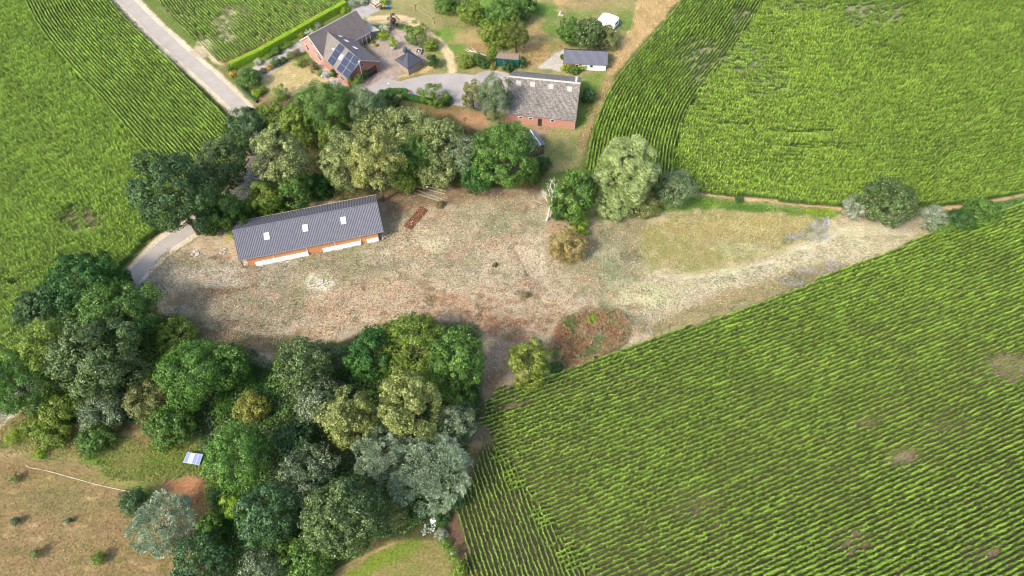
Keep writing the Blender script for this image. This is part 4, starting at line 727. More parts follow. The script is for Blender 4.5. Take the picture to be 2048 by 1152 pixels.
def plate(name, quad, p0, n, t, m, parent, off=.01, **k):
    """a plate set on a known wall or roof plane of the building (world plane p0, n)"""
    n = np.array(n, float)/np.linalg.norm(n); q = [ray_plane(x, y, np.array(p0)+n*off, n) for x, y in quad]; mb = MB(); mb.slab(q, n, t); return mb.make(name, m, parent, False, **k)
def inset(q, k):
    c = np.mean(np.array(q, float), 0); return [tuple(c+(np.array(p)-c)*k) for p in q]
def wall_prism(L_, W_, hw, hr, wt_off=(0, 0)):
    x0, x1 = -L_/2+wt_off[0], L_/2-wt_off[1]; y = W_/2
    V = [(x0,-y,0),(x1,-y,0),(x1,y,0),(x0,y,0),(x0,-y,hw),(x1,-y,hw),(x1,y,hw),(x0,y,hw),(x0,0,hr),(x1,0,hr)]
    return V, [(0,1,5,4),(2,3,7,6),(1,2,6,9,5),(3,0,4,8,7)]
def gable_roof(b, L_, W_, he, hr, mf, mbk, ribs, courses, amp, step, ridge_m=None, n1='roof_slope', **k):
    h = W_/2
    f, nf = slope(n1, (-L_/2, 0, hr), (L_/2, 0, hr), (L_/2, -h, he), (-L_/2, -h, he), mf, b, ribs, courses, amp, step)
    k_, nb = slope(n1, (L_/2, 0, hr), (-L_/2, 0, hr), (-L_/2, h, he), (L_/2, h, he), mbk, b, ribs, courses, amp, step)
    if ridge_m:
        mb = MB(); mb.tube([(-L_/2-.02, 0, hr+.02), (L_/2+.02, 0, hr+.02)], .13, 8); mb.make('ridge_cap', ridge_m, b)
    return nf, nb
def box_on(b, name, m, *bx): mb = MB(); mb.box(*bx); return mb.make(name, m, b)
def win_local(b, p, n, w_, h, frame='whitew', glass='glass', nm='window'):
    """window with frame and glass on a local wall plane, centre p, outward normal n (horizontal)"""
    p = np.array(p, float); n = np.array(n, float); t = np.array([-n[1], n[0], 0]); u = np.array([0, 0, 1.])
    mb = MB(); q = [p+t*sx*w_/2+u*sz*h/2 for sx, sz in ((-1,-1),(1,-1),(1,1),(-1,1))]; mb.slab([a+n*.005 for a in q], n, .05); f = mb.make(nm, M[frame], b)
    mb = MB(); mb.slab([p+(a-p)*np.array([.78,.78,.78])+n*.056 for a in q], n, .01); g = mb.make('pane', M[glass], f)
    return f
# --- long shed
def long_shed():
    th = .259; L_, W_, he, hr = 29.2, 10.3, 2.85, 6.1; b = empty('long_shed', (-41.9, 89.65, 0), th, label='long low shed with grey tiled roof, three pale skylights and orange brick front', cat='shed')
    V, Fc = wall_prism(L_-2.6, W_-.5, 2.78, 5.75); link('wall', V, Fc, M['orange'], b, True)
    slope('roof_slope', (-L_/2,0,hr), (L_/2,0,hr), (L_/2,-W_/2,he), (-L_/2,-W_/2,he), M['tile_dark'], b, 88, 30, .05, .035); slope('roof_slope', (L_/2,0,hr-.02), (-L_/2,0,hr-.02), (-L_/2,W_/2,he), (L_/2,W_/2,he), M['tile_dark'], b, 88, 30, .05, .035)
    mb = MB(); mb.tube([(-L_/2,0,hr+.03),(L_/2,0,hr+.03)], .12, 8); mb.make('ridge_cap', M['tile_dark'], b)
    mb = MB(); mb.box(-L_/2, L_/2, W_/2-.02, W_/2+.14, he-.14, he+.02); mb.make('gutter', M['plank'], b)
    mb = MB(); mb.box(-L_/2, L_/2, -W_/2-.14, -W_/2-.01, he-.12, he+.0); mb.make('gutter', M['metal'], b)
    yf = -(W_-.5)/2
    for x0, x1 in ((-11.9,-1.3),(1.7,9.5),(10.8,13.2)): box_on(b, 'white_plinth', M['whitew'], x0, x1, yf-.34, yf-.03, 0, 1.05)
    for x in (-8,-1.3,4.4,9.6): box_on(b, 'downpipe', M['whitew'], x-.05, x+.05, yf-.1, yf-.004, 0, 2.9)
    for x in (-L_/2+.25, L_/2-.25): box_on(b, 'post', M['wood'], x-.1, x+.1, -W_/2+.1, -W_/2+.3, 0, he-.1); box_on(b, 'post', M['wood'], x-.1, x+.1, W_/2-.3, W_/2-.1, 0, he-.1)
    n = rot(np.array([0, -(hr-he), W_/2])/math.hypot(hr-he, W_/2), th); p0 = rot((0, 0, hr), th)+np.array([-41.9, 89.65, 0]); 
    for x, y in ((533.5,472.3),(610.4,456),(686.6,441.)):
        q = [(x-6.6,y-6.2),(x+4.6,y-8.2),(x+6.8,y+6.2),(x-4.4,y+8.2)]; f = plate('skylight', q, p0, n, .10, M['frame'], b, .03); plate('pane', inset(q, .86), p0, n, .02, M['skylight'], f, .135)
long_shed()
# --- barn
def barn():
    th = math.radians(-8.4); L_, W_, he, hr = 17., 15.7, 2.7, 7.4; c = np.array([7.64, 130.3, 0]); b = empty('barn', c, th, label='large brick barn with weathered grey corrugated roof', cat='barn')
    V, Fc = wall_prism(L_-.5, W_-.5, 2.8, 7.2); link('wall', V, Fc, M['brick'], b, True)
    slope('roof_slope', (-L_/2,0,hr), (L_/2,0,hr), (L_/2,-W_/2,he), (-L_/2,-W_/2,he), M['asb'], b, 60, 7, .045, .05); slope('roof_slope', (L_/2,0,hr-.03), (-L_/2,0,hr-.03), (-L_/2,W_/2,he), (L_/2,W_/2,he), M['asb'], b, 60, 7, .045, .05)
    mb = MB(); mb.slab([(-L_/2,-.32,hr-.12),(L_/2,-.32,hr-.12),(L_/2,0,hr+.06),(-L_/2,0,hr+.06)], (0,-.4,.9), .06); mb.slab([(-L_/2,.003,hr+.06),(L_/2,.003,hr+.06),(L_/2,.3,hr-.12),(-L_/2,.3,hr-.12)], (0,.4,.9), .06); mb.make('ridge_cap', M['ridge'], b)
    n = rot(np.array([0, -(hr-he), W_/2])/math.hypot(hr-he, W_/2), th); p0 = c+rot((0, 0, hr), th)
    for x, y in ((1037.5,166.),(1065,168.5),(1102,173),(1139.5,178)): plate('roof_light', [(x-5,y-5.5),(x+5,y-4.5),(x+4.8,y+5.5),(x-5,y+4.5)], p0, n, .03, M['asb_pale'], b, .09)
    yf = -(W_-.5)/2
    for x in (-4.6,-2.2,3.0): win_local(b, (x, yf, 1.95), (0,-1,0), 1.0, .62)
    d = box_on(b, 'door', M['wood_dark'], -.45, .5, yf-.05, yf-.005, 0, 2.15); mb = MB(); mb.box(.35, .42, yf-.10, yf-.053, 1, 1.12); mb.make('handle', M['metal'], d)
    mb = MB(); mb.box(L_/2-1.3, L_/2-.9, 1.1, 1.5, 5.9, 7.9); ch = mb.make('chimney', M['whitew'], b); mb = MB(); mb.box(L_/2-1.36, L_/2-.84, 1.04, 1.56, 7.903, 8.0); mb.make('chimney_cap', M['concrete'], ch)
    box_on(b, 'verge_board', M['ridge'], L_/2-.24, L_/2-.1, -W_/2+.1, -W_/2+.25, 0, 2.6)
barn()
# --- small shed
def small_shed():
    th = math.radians(-4.5); L_, W_, he, hr = 11.1, 6., 1.95, 3.8; c = np.array([18.68, 145.75, 0]); b = empty('garden_shed', c, th, label='small shed with dark ribbed roof, half red half whitewashed', cat='shed')
    V, Fc = wall_prism(L_-.5, W_-.6, 2.05, 3.65); link('wall', V, Fc, M['whitewall'], b, True)
    slope('roof_slope', (-L_/2,0,hr), (L_/2,0,hr), (L_/2,-W_/2,he), (-L_/2,-W_/2,he), M['sheet'], b, 40, 1, .015, 0); slope('roof_slope', (L_/2,0,hr-.02), (-L_/2,0,hr-.02), (-L_/2,W_/2,he), (L_/2,W_/2,he), M['sheet'], b, 34, 1, .03, 0)
    yf = -(W_-.6)/2; box_on(b, 'brick_panel', M['brick2'], -L_/2+.25, -.9, yf-.06, yf-.003, 0, 1.95)
    win_local(b, (-2., yf-.06, 1.3), (0,-1,0), .9, .6); win_local(b, (1.6, yf, 1.3), (0,-1,0), .7, .6, 'metal')
    for s in (-1, 1): box_on(b, 'verge_board', M['felt'], s*L_/2-.04, s*L_/2+.04, -W_/2, -W_/2+.12, he-.1, he+.1)
small_shed()
# --- house
def house():
    tm = math.radians(44.85); cm = np.array([-45.65, 152.83, 0]); b = empty('house', cm, tm, label='brick house with brown tiled crossing roofs and two solar arrays', cat='house')
    Lm, Wm, he, hr = 15.1, 10., 3., 6.9; W_ = lambda v: cm+rot(v, tm)
    V, Fc = wall_prism(Lm-.5, Wm-.8, 3.2, 6.6); link('wall', V, Fc, M['brick'], b, True)
    slope('roof_slope', (-Lm/2,0,hr), (Lm/2,0,hr), (Lm/2,-Wm/2,he), (-Lm/2,-Wm/2,he), M['tile_brown'], b, 50, 17, .025, .05); slope('roof_slope', (Lm/2,0,hr-.02), (-Lm/2,0,hr-.02), (-Lm/2,Wm/2,he), (Lm/2,Wm/2,he), M['tile_brown'], b, 50, 17, .025, .05)
    mb = MB(); mb.tube([(-Lm/2,0,hr+.02),(Lm/2,0,hr+.02)], .12, 8); mb.make('ridge_cap', M['ridge'], b)
    for s in (-1, 1):
        mb = MB(); mb.slab([(-Lm/2-.06, s*Wm/2, he-.2), (-Lm/2-.06, s*.0, hr-.2), (-Lm/2-.06, 0, hr+.02), (-Lm/2-.06, s*Wm/2, he+.02)], (1,0,0), .05); mb.make('bargeboard', M['whitew'], b)
    # cross wing, in the same local frame: its ridge direction, world heading 131.5 deg
    tc = math.radians(131.2)-tm; r0w = np.array([-36.9, 139.1, 6.]); r0 = rot(r0w-cm, -tm); d = np.array([math.cos(tc), math.sin(tc), 0]); s = np.array([-d[1], d[0], 0]); Lc = 15.2; z = np.array([0, 0, 1.])
    q = lambda a, w_, h: np.array([r0[0], r0[1], 0])+d*a+s*w_+z*h
    # s points to the lower-left side of the picture
    def pl(name, a0, a1, w0, h0, w1, h1, m): return slope(name, q(a0,w0,h0), q(a1,w0,h0), q(a1,w1,h1), q(a0,w1,h1), m, b, 40, 15, .025, .05)
    sg = 1 if rot(s, tm)[0] < 0 else -1
    pl('roof_slope', 0, Lc, 0, 6., sg*4.95, 2.85, M['tile_brown2']); pl('roof_slope', 0, Lc, 0, 5.98, -sg*5.1, 3.2, M['tile_brown'])
    mb = MB(); mb.tube([q(-.02,0,6.03), q(Lc,0,6.03)], .12, 8); mb.make('ridge_cap', M['tile_brown2'], b)
    wv = [q(.35,sg*4.5,0), q(.35,-sg*4.7,0), q(.35,-sg*4.7,3.1), q(.35,0,5.8), q(.35,sg*4.5,2.95)]; wv2 = [v+d*(Lc-3) for v in wv]
    link('wall', wv+wv2, [(0,1,2,3,4), (0,4,9,5), (1,6,7,2)], M['brick2'], b, True)  # darker brick puts the shade of the right-hand gable into the colour
    for w1, h1 in ((sg*4.95, 2.85), (-sg*5.1, 3.2)): mb = MB(); mb.slab([q(-.03,w1,h1-.16), q(-.03,0,5.84), q(-.03,0,6.03), q(-.03,w1,h1+.03)], -d, .05); mb.make('bargeboard', M['frame'], b)
    # planes in world space
    Rw = lambda v: rot(v, tm); dw, sw = Rw(d), Rw(s)*sg; nl = np.array([0, 0, 1.])*4.95+sw*3.15; nl /= np.linalg.norm(nl); nr = z*5.1-sw*2.8; nr /= np.linalg.norm(nr); pr = np.array([r0w[0], r0w[1], 6.])
    o7 = lambda pts: [(580+x/6.4, y/6.4) for x, y in pts]
    g1 = [(630,545),(700,600),(545,850),(475,780)]; g2 = [(745,650),(895,750),(740,1015),(590,885)]
    def lerp(a, b_, t): return (a[0]+(b_[0]-a[0])*t, a[1]+(b_[1]-a[1])*t)
    for g, nc in ((g1, 1), (g2, 2)):
        for i in range(3):
            for j in range(nc):
                A_ = lambda u, v: lerp(lerp(g[0], g[1], u), lerp(g[3], g[2], u), v); e = .005
                qd = [A_(j/nc+e, i/3+e), A_((j+1)/nc-e, i/3+e), A_((j+1)/nc-e, (i+1)/3-e), A_(j/nc+e, (i+1)/3-e)]
                f = plate('solar_panel', o7(qd), pr, nl, .06, M['frame'], b, .10); plate('cells', o7(inset(qd, .985)), pr, nl, .008, M['solar'], f, .163)
    for g in ([(655,690),(690,712),(650,778),(612,752)], [(550,610),(572,622),(555,650),(536,636)]): f = plate('skylight', o7(g), pr, nl, .08, M['frame'], b, .08); plate('pane', o7(inset(g, .72)), pr, nl, .01, M['skylight'], f, .165)
    for g in ([(795,596),(830,600),(880,628),(845,630)], [(685,508),(720,510),(765,536),(735,540)], [(612,455),(645,455),(680,470),(650,475)]): f = plate('skylight', o7(g), pr, nr, .08, M['frame'], b, .08); plate('pane', o7(inset(g, .7)), pr, nr, .01, M['skylight'], f, .165)
    # cross gable front: plane through r0 with normal -d
    pg = r0w+dw*.35; ng = -dw
    f = plate('garage_door', o7([(965,918),(1100,832),(1118,928),(1000,992)]), pg, ng, .05, M['wood_dark'], b)
    for g in ([(978,930),(1030,897),(1044,925),(1000,955)], [(1046,888),(1094,857),(1102,885),(1056,915)]): plate('pane', o7(g), pg, ng, .01, M['glass'], f, .063)
    f = plate('window', o7([(912,822),(936,806),(944,845),(920,862)]), pg, ng, .04, M['frame'], b); plate('pane', o7(inset([(912,822),(936,806),(944,845),(920,862)], .75)), pg, ng, .01, M['glass'], f, .053)
    # main gable front, facing lower left
    pm = W_((-Lm/2+.25, 0, 0)); nm = Rw((-1, 0, 0))
    for g in ([(188,562),(206,558),(254,650),(240,664)], [(240,490),(250,494),(296,585),(290,600)], [(335,690),(350,694),(412,778),(405,798)]): f = plate('window', o7(g), pm, nm, .05, M['frame'], b); plate('pane', o7(inset(g, .72)), pm, nm, .01, M['glass'], f, .063)
    # long side of the cross wing, facing lower left
    ps = cm+rot(q(.35, sg*4.5, 0), tm); ns = sw
    for g in ([(585,925),(612,940),(622,970),(600,965)], [(636,962),(690,1005),(700,1040),(645,1000)]): f = plate('window', o7(g), ps, ns, .05, M['frame'], b); plate('pane', o7(inset(g, .8)), ps, ns, .01, M['glass'], f, .063)
    # flue on the gable and terrace posts under the main eave
    mb = MB(); a = q(-.25, sg*.6, 0); mb.tube([a+z*.2, a+z*6.1], .07, 8); fl = mb.make('downpipe', M['frame'], b); mb = MB(); mb.tube([a+z*6.1, a+z*6.35], [.22,.05], 8); mb.make('cowl', M['whitew'], fl)
    for k in range(5): x = Lm/2-.3-k*1.3; box_on(b, 'post', M['whitew'], x-.06, x+.06, -Wm/2+.1, -Wm/2+.22, 0, 2.85)
    box_on(b, 'eave_beam', M['whitew'], Lm/2-6.5, Lm/2-.1, -Wm/2+.02, -Wm/2+.1, 2.72, 2.95)
    V = [(Lm/2+.02,-Wm/2+.3,2.7),(Lm/2+2.6,-Wm/2-.6,2.3),(Lm/2+2.4,-1.2,2.3),(Lm/2+.02,0,2.7)]; mb = MB(); mb.slab(V, (0,0,1), .1); mb.make('lean_to_roof', M['concrete'], b)
    for V_ in ((Lm/2+2.5,-Wm/2-.5),(Lm/2+2.3,-1.3)): box_on(b, 'post', M['wood'], V_[0]-.07, V_[0]+.07, V_[1]-.07+.1, V_[1]+.07+.1, 0, 2.32)
house()
# --- pavilion
def pavilion():
    c = np.array([-26.0, 143.9, 0]); th = math.radians(45); b = empty('pavilion', c, th, label='square timber garden pavilion with dark pyramid roof', cat='pavilion'); s = 2.5; w_ = 2.05; he, hr = 2.45, 4.7
    mb = MB(); mb.add([(-w_,-w_,0),(w_,-w_,0),(w_,w_,0),(-w_,w_,0),(-w_,-w_,he),(w_,-w_,he),(w_,w_,he),(-w_,w_,he)], [(0,1,5,4),(1,2,6,5),(2,3,7,6),(3,0,4,7)]); mb.make('wall', M['wood_grey'], b)
    mb = MB(); mb.add([(-s,-s,he),(s,-s,he),(s,s,he),(-s,s,he),(0,0,hr),(-s,-s,he-.12),(s,-s,he-.12),(s,s,he-.12),(-s,s,he-.12)], [(0,1,4),(1,2,4),(2,3,4),(3,0,4),(5,6,1,0),(6,7,2,1),(7,8,3,2),(8,5,0,3),(8,7,6,5)]); mb.make('roof', M['felt'], b)
    mb = MB()
    for x, y in ((-s,-s),(s,-s),(s,s),(-s,s)): mb.tube([(x,y,he+.02),(0,0,hr+.03)], .05, 5)
    mb.make('hip_ridges', M['felt'], b)
    mb = MB(); k = (hr-he)/s; mb.slab([(-1.9,.1,he+k*(s-1.9)+.03),(-.5,.1,he+k*(s-.5)+.03),(-.5,.48,he+k*(s-.5)+.03),(-1.9,1.7,he+k*(s-1.9)+.03)], (-.67,0,.74), .05); mb.make('felt_patch', M['felt2'], b)
    for x, y in ((-w_,-w_),(w_,-w_),(w_,w_),(-w_,w_)): box_on(b, 'corner_post', M['wood_grey'], x-.08, x+.08, y-.08, y+.08, 0, he-.02)
    t = empty('patio_umbrella', P(810.5,104), label='folded blue-grey covered barbecue behind the pavilion', cat='barbecue'); t.name = 'covered_barbecue'
    mb = MB(); mb.tube([(0,0,.0),(0,0,.9),(0,0,1.3),(0,0,1.5)], [.55,.6,.5,.2], 10); mb.make('cover', mat('blue_grey_cover', S(86,104,118), .7, .15, 3), t); mb = MB(); mb.tube([(0,0,1.5),(0,0,1.6)], [.1,.08], 8); mb.make('handle', M['metal'], t)
pavilion()
# --- container
def container():
    a = P(992.5,132.2); d = np.array([1.2+4.02, 143.88-144.57]); th = math.atan2(d[1], d[0]); b = empty('shipping_container', (a[0], a[1], 0), th, label='dark green steel container with rusty pale roof', cat='container'); L_, W_, h = 5.7, 2.3, 2.5
    x = np.linspace(0, L_, 45); V = []; Fc = []
    for i, xx in enumerate(x): y = (0, .05, .05, 0)[i%4]; V += [(xx, y, .1), (xx, y, h-.1)]
    for i in range(44): Fc.append((2*i, 2*i+2, 2*i+3, 2*i+1))
    n = len(V); V += [(0,W_,.1),(0,W_,h-.1),(L_,W_,.1),(L_,W_,h-.1)]; Fc += [(0,1,n+1,n), (88,n+2,n+3,89), (n,n+1,n+3,n+2)]; link('wall', V, Fc, M['green_steel'], b, True)
    slope('roof', (0,W_,h+.02), (L_,W_,h+.02), (L_,-.03,h), (0,-.03,h), M['rustroof'], b, 16, 1, .03, 0)
    for p in ((0,0),(L_,0),(0,W_),(L_,W_)): box_on(b, 'corner_post', M['green_steel'], p[0]-.06, p[0]+.06, p[1]-.06, p[1]+.06, 0, h-.03)
    box_on(b, 'door', M['green_steel'], 1.2, 2.6, -.05, -.01, .15, 2.3); box_on(b, 'door_bar', M['metal'], 1.85, 1.9, -.09, -.052, .2, 2.25)
container()
# --- caravan
def caravan():
    b = empty('caravan', (25.7, 161.7, 0), math.radians(-31), label='white touring caravan half hidden by a tree', cat='caravan'); L_, W_ = 5.2, 2.7; pr = [(-2.6,.5),(-2.75,1.0),(-2.2,2.1),(-1.2,2.5),(.5,2.6),(2.3,2.45),(2.6,2.2),(2.6,.45)]
    V = [(x,-W_/2,z) for x, z in pr]+[(x,W_/2,z) for x, z in pr]; k = len(pr); link('body', V, [tuple(range(k)), tuple(range(2*k-1,k-1,-1))]+[(i,k+i,k+(i+1)%k,(i+1)%k) for i in range(k)], M['caravan'], b, True)
    mb = MB(); mb.slab([(2.605,-.75,1.25),(2.605,.75,1.25),(2.605,.75,1.85),(2.605,-.75,1.85)], (1,0,0), .03); mb.make('window', M['glass'], b)
    mb = MB(); mb.slab([(-2.66,-.95,1.2),(-2.66,.95,1.2),(-2.26,.95,2.06),(-2.26,-.95,2.06)], (-.9,0,.42), .03); mb.make('window', mat('tinted_window', S(165,178,205), .3, .1, 3), b)
    box_on(b, 'roof_hatch', M['whitew'], -.4, .3, -.35, .35, 2.585, 2.7)
    for s in (-1, 1): mb = MB(); mb.tube([(.2,s*1.2,.34),(.2,s*1.36,.34)], .34, 14); mb.make('wheel', M['dark'], b)
    mb = MB(); mb.tube([(2.6,0,.5),(3.9,0,.5)], .06, 6); mb.tube([(3.7,0,.5),(3.7,0,.05)], .04, 6); mb.make('drawbar', M['metal'], b); box_on(b, 'bumper', M['metal'], 2.61, 2.7, -1.1, 1.1, .5, .62)
caravan()
# --- slate roofed hut among the trees
def slate_hut():
    A_ = P(1061,261.5,3.2); B_ = P(1081.5,290.5,3.2); C_ = P(1071,304,2.2); d = (B_-A_)[:2]; L_ = np.linalg.norm(d); th = math.atan2(d[1], d[0]); b = empty('slate_roofed_hut', ((A_[0]+B_[0])/2, (A_[1]+B_[1])/2, 0), th, label='small hut with grey slate roof and white edges, half hidden by trees', cat='hut')
    w_ = 2.6; slope('roof_slope', (-L_/2,0,3.3), (L_/2,0,3.3), (L_/2,-w_,2.2), (-L_/2,-w_,2.2), M['slate'], b, 0, 12, .0, .03); slope('roof_slope', (L_/2,0,3.28), (-L_/2,0,3.28), (-L_/2,w_*.5,2.7), (L_/2,w_*.5,2.7), M['slate'], b, 0, 6, 0, .03)
    V, Fc = wall_prism(L_-.3, 2.3*2, 2.2, 3.1); link('wall', [(x, y if y < 0 else y*.45, z) for x, y, z in V], Fc, M['wood'], b, True)
    mb = MB(); mb.tube([(-L_/2,0,3.35),(L_/2,0,3.35)], .09, 6); mb.make('ridge_cap', M['whitew'], b)
    for x in (-L_/2, L_/2): mb = MB(); mb.tube([(x,0,3.33),(x,-w_,2.24)], .07, 6); mb.make('verge_board', M['whitew'], b)
slate_hut()
# ------------------------------------------------------------------ small things
def ground_solar():
    q = [P(366,925,.55), P(398.5,930,.55), P(406,908.5,1.0), P(374.5,904.5,1.0)]; c = np.mean(q, 0); b = empty('ground_solar_array', (c[0], c[1], 0), 0, label='small tilted blue solar array standing on the grass', cat='solar panel')
    n = np.cross(q[1]-q[0], q[3]-q[0]); n /= np.linalg.norm(n); mb = MB(); mb.slab([p for p in q], n, -.05); fr = mb.make('frame', M['frame'], b, False)
    for i in range(4):
        A_ = lambda u, v: (q[0]*(1-u)+q[1]*u)*(1-v)+(q[3]*(1-u)+q[2]*u)*v
        mb = MB(); mb.slab([A_(i/4+.015,.03)+n*.004, A_((i+1)/4-.015,.03)+n*.004, A_((i+1)/4-.015,.97)+n*.004, A_(i/4+.015,.97)+n*.004], n, .01); mb.make('solar_panel', M['solar2'] if i != 1 else mat('bleached_panel', S(186,200,196), .4, .2, 3), b, False)
    for p in q: mb = MB(); mb.tube([(p[0], p[1], 0), (p[0], p[1], p[2]-.06)], .03, 6); mb.make('leg', M['metal'], b, False)
ground_solar()
def wheelie(px, py, lid, label, group):
    p = P(px, py); b = empty('wheelie_bin', p, random.uniform(-.15, .15), label=label, cat='bin', group=group)
    mb = MB(); mb.add([(-.22,-.25,.08),(.22,-.25,.08),(.22,.25,.08),(-.22,.25,.08),(-.28,-.32,1.0),(.28,-.32,1.0),(.28,.34,1.0),(-.28,.34,1.0)], [(3,2,1,0),(0,1,5,4),(1,2,6,5),(2,3,7,6),(3,0,4,7),(4,5,6,7)]); mb.make('body', M['bin_grey'], b)
    mb = MB(); mb.add([(-.31,-.36,1.01),(.31,-.36,1.01),(.31,.38,1.03),(-.31,.38,1.03),(-.27,-.3,1.1),(.27,-.3,1.1),(.27,.3,1.14),(-.27,.3,1.14)], [(0,1,5,4),(1,2,6,5),(2,3,7,6),(3,0,4,7),(4,5,6,7),(3,2,1,0)]); mb.make('lid', M[lid], b)
    for s in (-1, 1): mb = MB(); mb.tube([(s*.24,.3,.1),(s*.30,.3,.1)], .1, 10); mb.make('wheel', M['dark'], b)
g1 = 'bins beside the timber deck'; g2 = 'bins behind the yard hedge'
wheelie(762,18.5,'bin_grey','all-grey bin, leftmost of the four at the timber deck',g1); wheelie(767.3,18.2,'lid_orange','bin with orange lid at the timber deck',g1); wheelie(772.6,18.2,'lid_green','bin with pale green lid at the timber deck',g1); wheelie(778,18.4,'lid_blue','bin with blue lid at the timber deck',g1)
wheelie(814,192,'bin_grey','grey bin behind the yard hedge',g2); wheelie(819.3,194,'lid_orange','bin with orange lid behind the yard hedge',g2); wheelie(825.3,195.5,'lid_blue','bin with blue lid behind the yard hedge',g2)
def lamp():
    b = empty('street_lamp', P(780.5,187), label='short dark garden lamp post with white globe by the yard hedge', cat='lamp'); mb = MB(); mb.tube([(0,0,0),(0,0,2.9)], [.06,.04], 8); mb.make('post', M['dark'], b); mb = MB(); mb.tube([(0,0,2.85),(0,0,2.95),(0,0,3.1),(0,0,3.2)], [.08,.2,.2,.08], 10); mb.make('lamp_head', M['whitew'], b)
lamp()
def pole():
    b = empty('utility_pole', (-69.15,75.86,0), label='tall slim grey pole beside the lane mouth', cat='pole'); mb = MB(); mb.tube([(0,0,0),(-.1,-.1,5.9)], [.12,.07], 10); mb.make('post', M['metal'], b); mb = MB(); mb.tube([(-.1,-.1,5.9),(-.1,-.1,6.0)], [.1,.05], 8); mb.make('cap', M['metal'], b)
    b = empty('road_sign', P(290,570), .6, label='small pale blue sign on two short posts at the lane mouth', cat='sign'); mb = MB(); mb.box(-.45,.45,-.03,.0,.75,1.2); mb.make('sign_face', M['signblue'], b)
    for s in (-.3, .3): mb = MB(); mb.tube([(s,.03,0),(s,.03,1.15)], .03, 6); mb.make('post', M['metal'], b)
pole()
def clothesline():
    a = P(832,22); c = P(869,48); b = empty('clothesline', a, 0, label='clothesline of two wooden posts and two wires on the lawn', cat='clothesline'); pa = [(0,0,0), tuple(c-a)]
    for p in pa: mb = MB(); mb.tube([p, (p[0], p[1], 1.9)], .07, 7); mb.tube([(p[0]-.45,p[1]-.45,1.85),(p[0]+.45,p[1]+.45,1.85)], .05, 6); mb.make('post', M['wood_dark'], b)
    for s in (-.4, .4): q = lambda p: (p[0]+s, p[1]+s, 1.9); m_ = tuple((np.array(q(pa[0]))+np.array(q(pa[1])))/2-np.array([0,0,.12])); mb = MB(); mb.tube([q(pa[0]), m_, q(pa[1])], .018, 5); mb.make('wire', M['rope'], b)
clothesline()
def planter():
    b = empty('stone_planter', P(838,105), math.radians(-8), label='square pale stone planter behind the pavilion', cat='planter'); mb = MB()
    for x0, x1, y0, y1 in ((-.75,.75,-1,-.8),(-.75,.75,.8,1),(-.75,-.57,-.79,.79),(.57,.75,-.79,.79)): mb.box(x0,x1,y0,y1,0,.6)
    mb.make('rim', M['concrete'], b); box_on(b, 'soil', M['wood_dark'], -.565, .565, -.79, .79, .0, .42); mb = MB(); mb.tube([(0,0,.42),(0,0,.65)], [.3,.15], 8); mb.make('pot', M['stone'], b)
    b = empty('garden_bench', P(786.5,99), .5, label='small pale garden table below the lime ball shrub', cat='table'); mb = MB(); mb.tube([(0,0,.65),(0,0,.7)], .5, 12); mb.make('tabletop', M['whitew'], b)
    b.name = 'garden_table'
    for k in range(3): mb = MB(); a = k*2.1; mb.tube([(.35*math.cos(a),.35*math.sin(a),0),(.2*math.cos(a),.2*math.sin(a),.65)], .03, 5); mb.make('leg', M['metal'], b)
    b = empty('garden_ornament', P(1120,30), 0, label='pale grey stone figure on the top lawn', cat='ornament'); mb = MB(); mb.tube([(0,0,0),(0,0,.5),(.05,0,.9),(.0,0,1.2)], [.5,.3,.25,.1], 8); mb.make('figure', M['stone'], b); box_on(b, 'base', M['stone'], .3,.9,-.6,-.2,0,.3)
planter()
def deck():
    b = empty('timber_deck', P(757,4), math.radians(48), label='raised timber deck with railing at the top edge', cat='deck'); box_on(b, 'floor', M['plank'], -2.4,2.6,-1.6,1.8,0,.25)
    for y in (-1.6, 1.8): box_on(b, 'railing', M['wood_dark'], -2.4,2.6,y-.06,y+.06,.7,.85)
    box_on(b, 'railing', M['wood_dark'], -2.48,-2.405,-1.6,1.8,.7,.85)
    for x in (-2.35,0.1,2.5):
        for y in (-1.6,1.8): box_on(b, 'post', M['wood_dark'], x-.06,x+.06,y-.061,y+.061,.25,.7)
    b = empty('garden_chair', P(751,3), .4, label='white garden chair on the timber deck', cat='chair'); b.location.z = .25; box_on(b, 'seat', M['whitew'], -.25,.25,-.25,.25,.42,.47); box_on(b, 'backrest', M['whitew'], -.25,.25,.22,.26,.48,.95)
    for x in (-.2,.2):
        for y in (-.2,.2): box_on(b, 'leg', M['whitew'], x-.02,x+.02,y-.02,y+.02,0,.42)
deck()
def boxes():
    b = empty('beehive', P(867,1044), .6, label='white box on legs beside the paddock corner', cat='beehive'); box_on(b, 'body', M['whitewall'], -.32,.32,-.32,.32,.3,.85); box_on(b, 'lid', M['whitew'], -.4,.4,-.4,.4,.852,.93)
    for x in (-.28,.28):
        for y in (-.28,.28): box_on(b, 'leg', M['wood'], x-.03,x+.03,y-.03,y+.03,0,.3)
    b = empty('salt_block', P(1182,686), .2, label='small white bucket on the weedy mound', cat='bucket'); b.name = 'bucket'; mb = MB(); mb.tube([(0,0,0),(0,0,.4)], [.16,.2], 10); mb.make('body', M['whitew'], b); mb = MB(); mb.tube([(0,0,.4),(0,0,.43)], .21, 10); mb.make('lid', M['whitew'], b)
boxes()
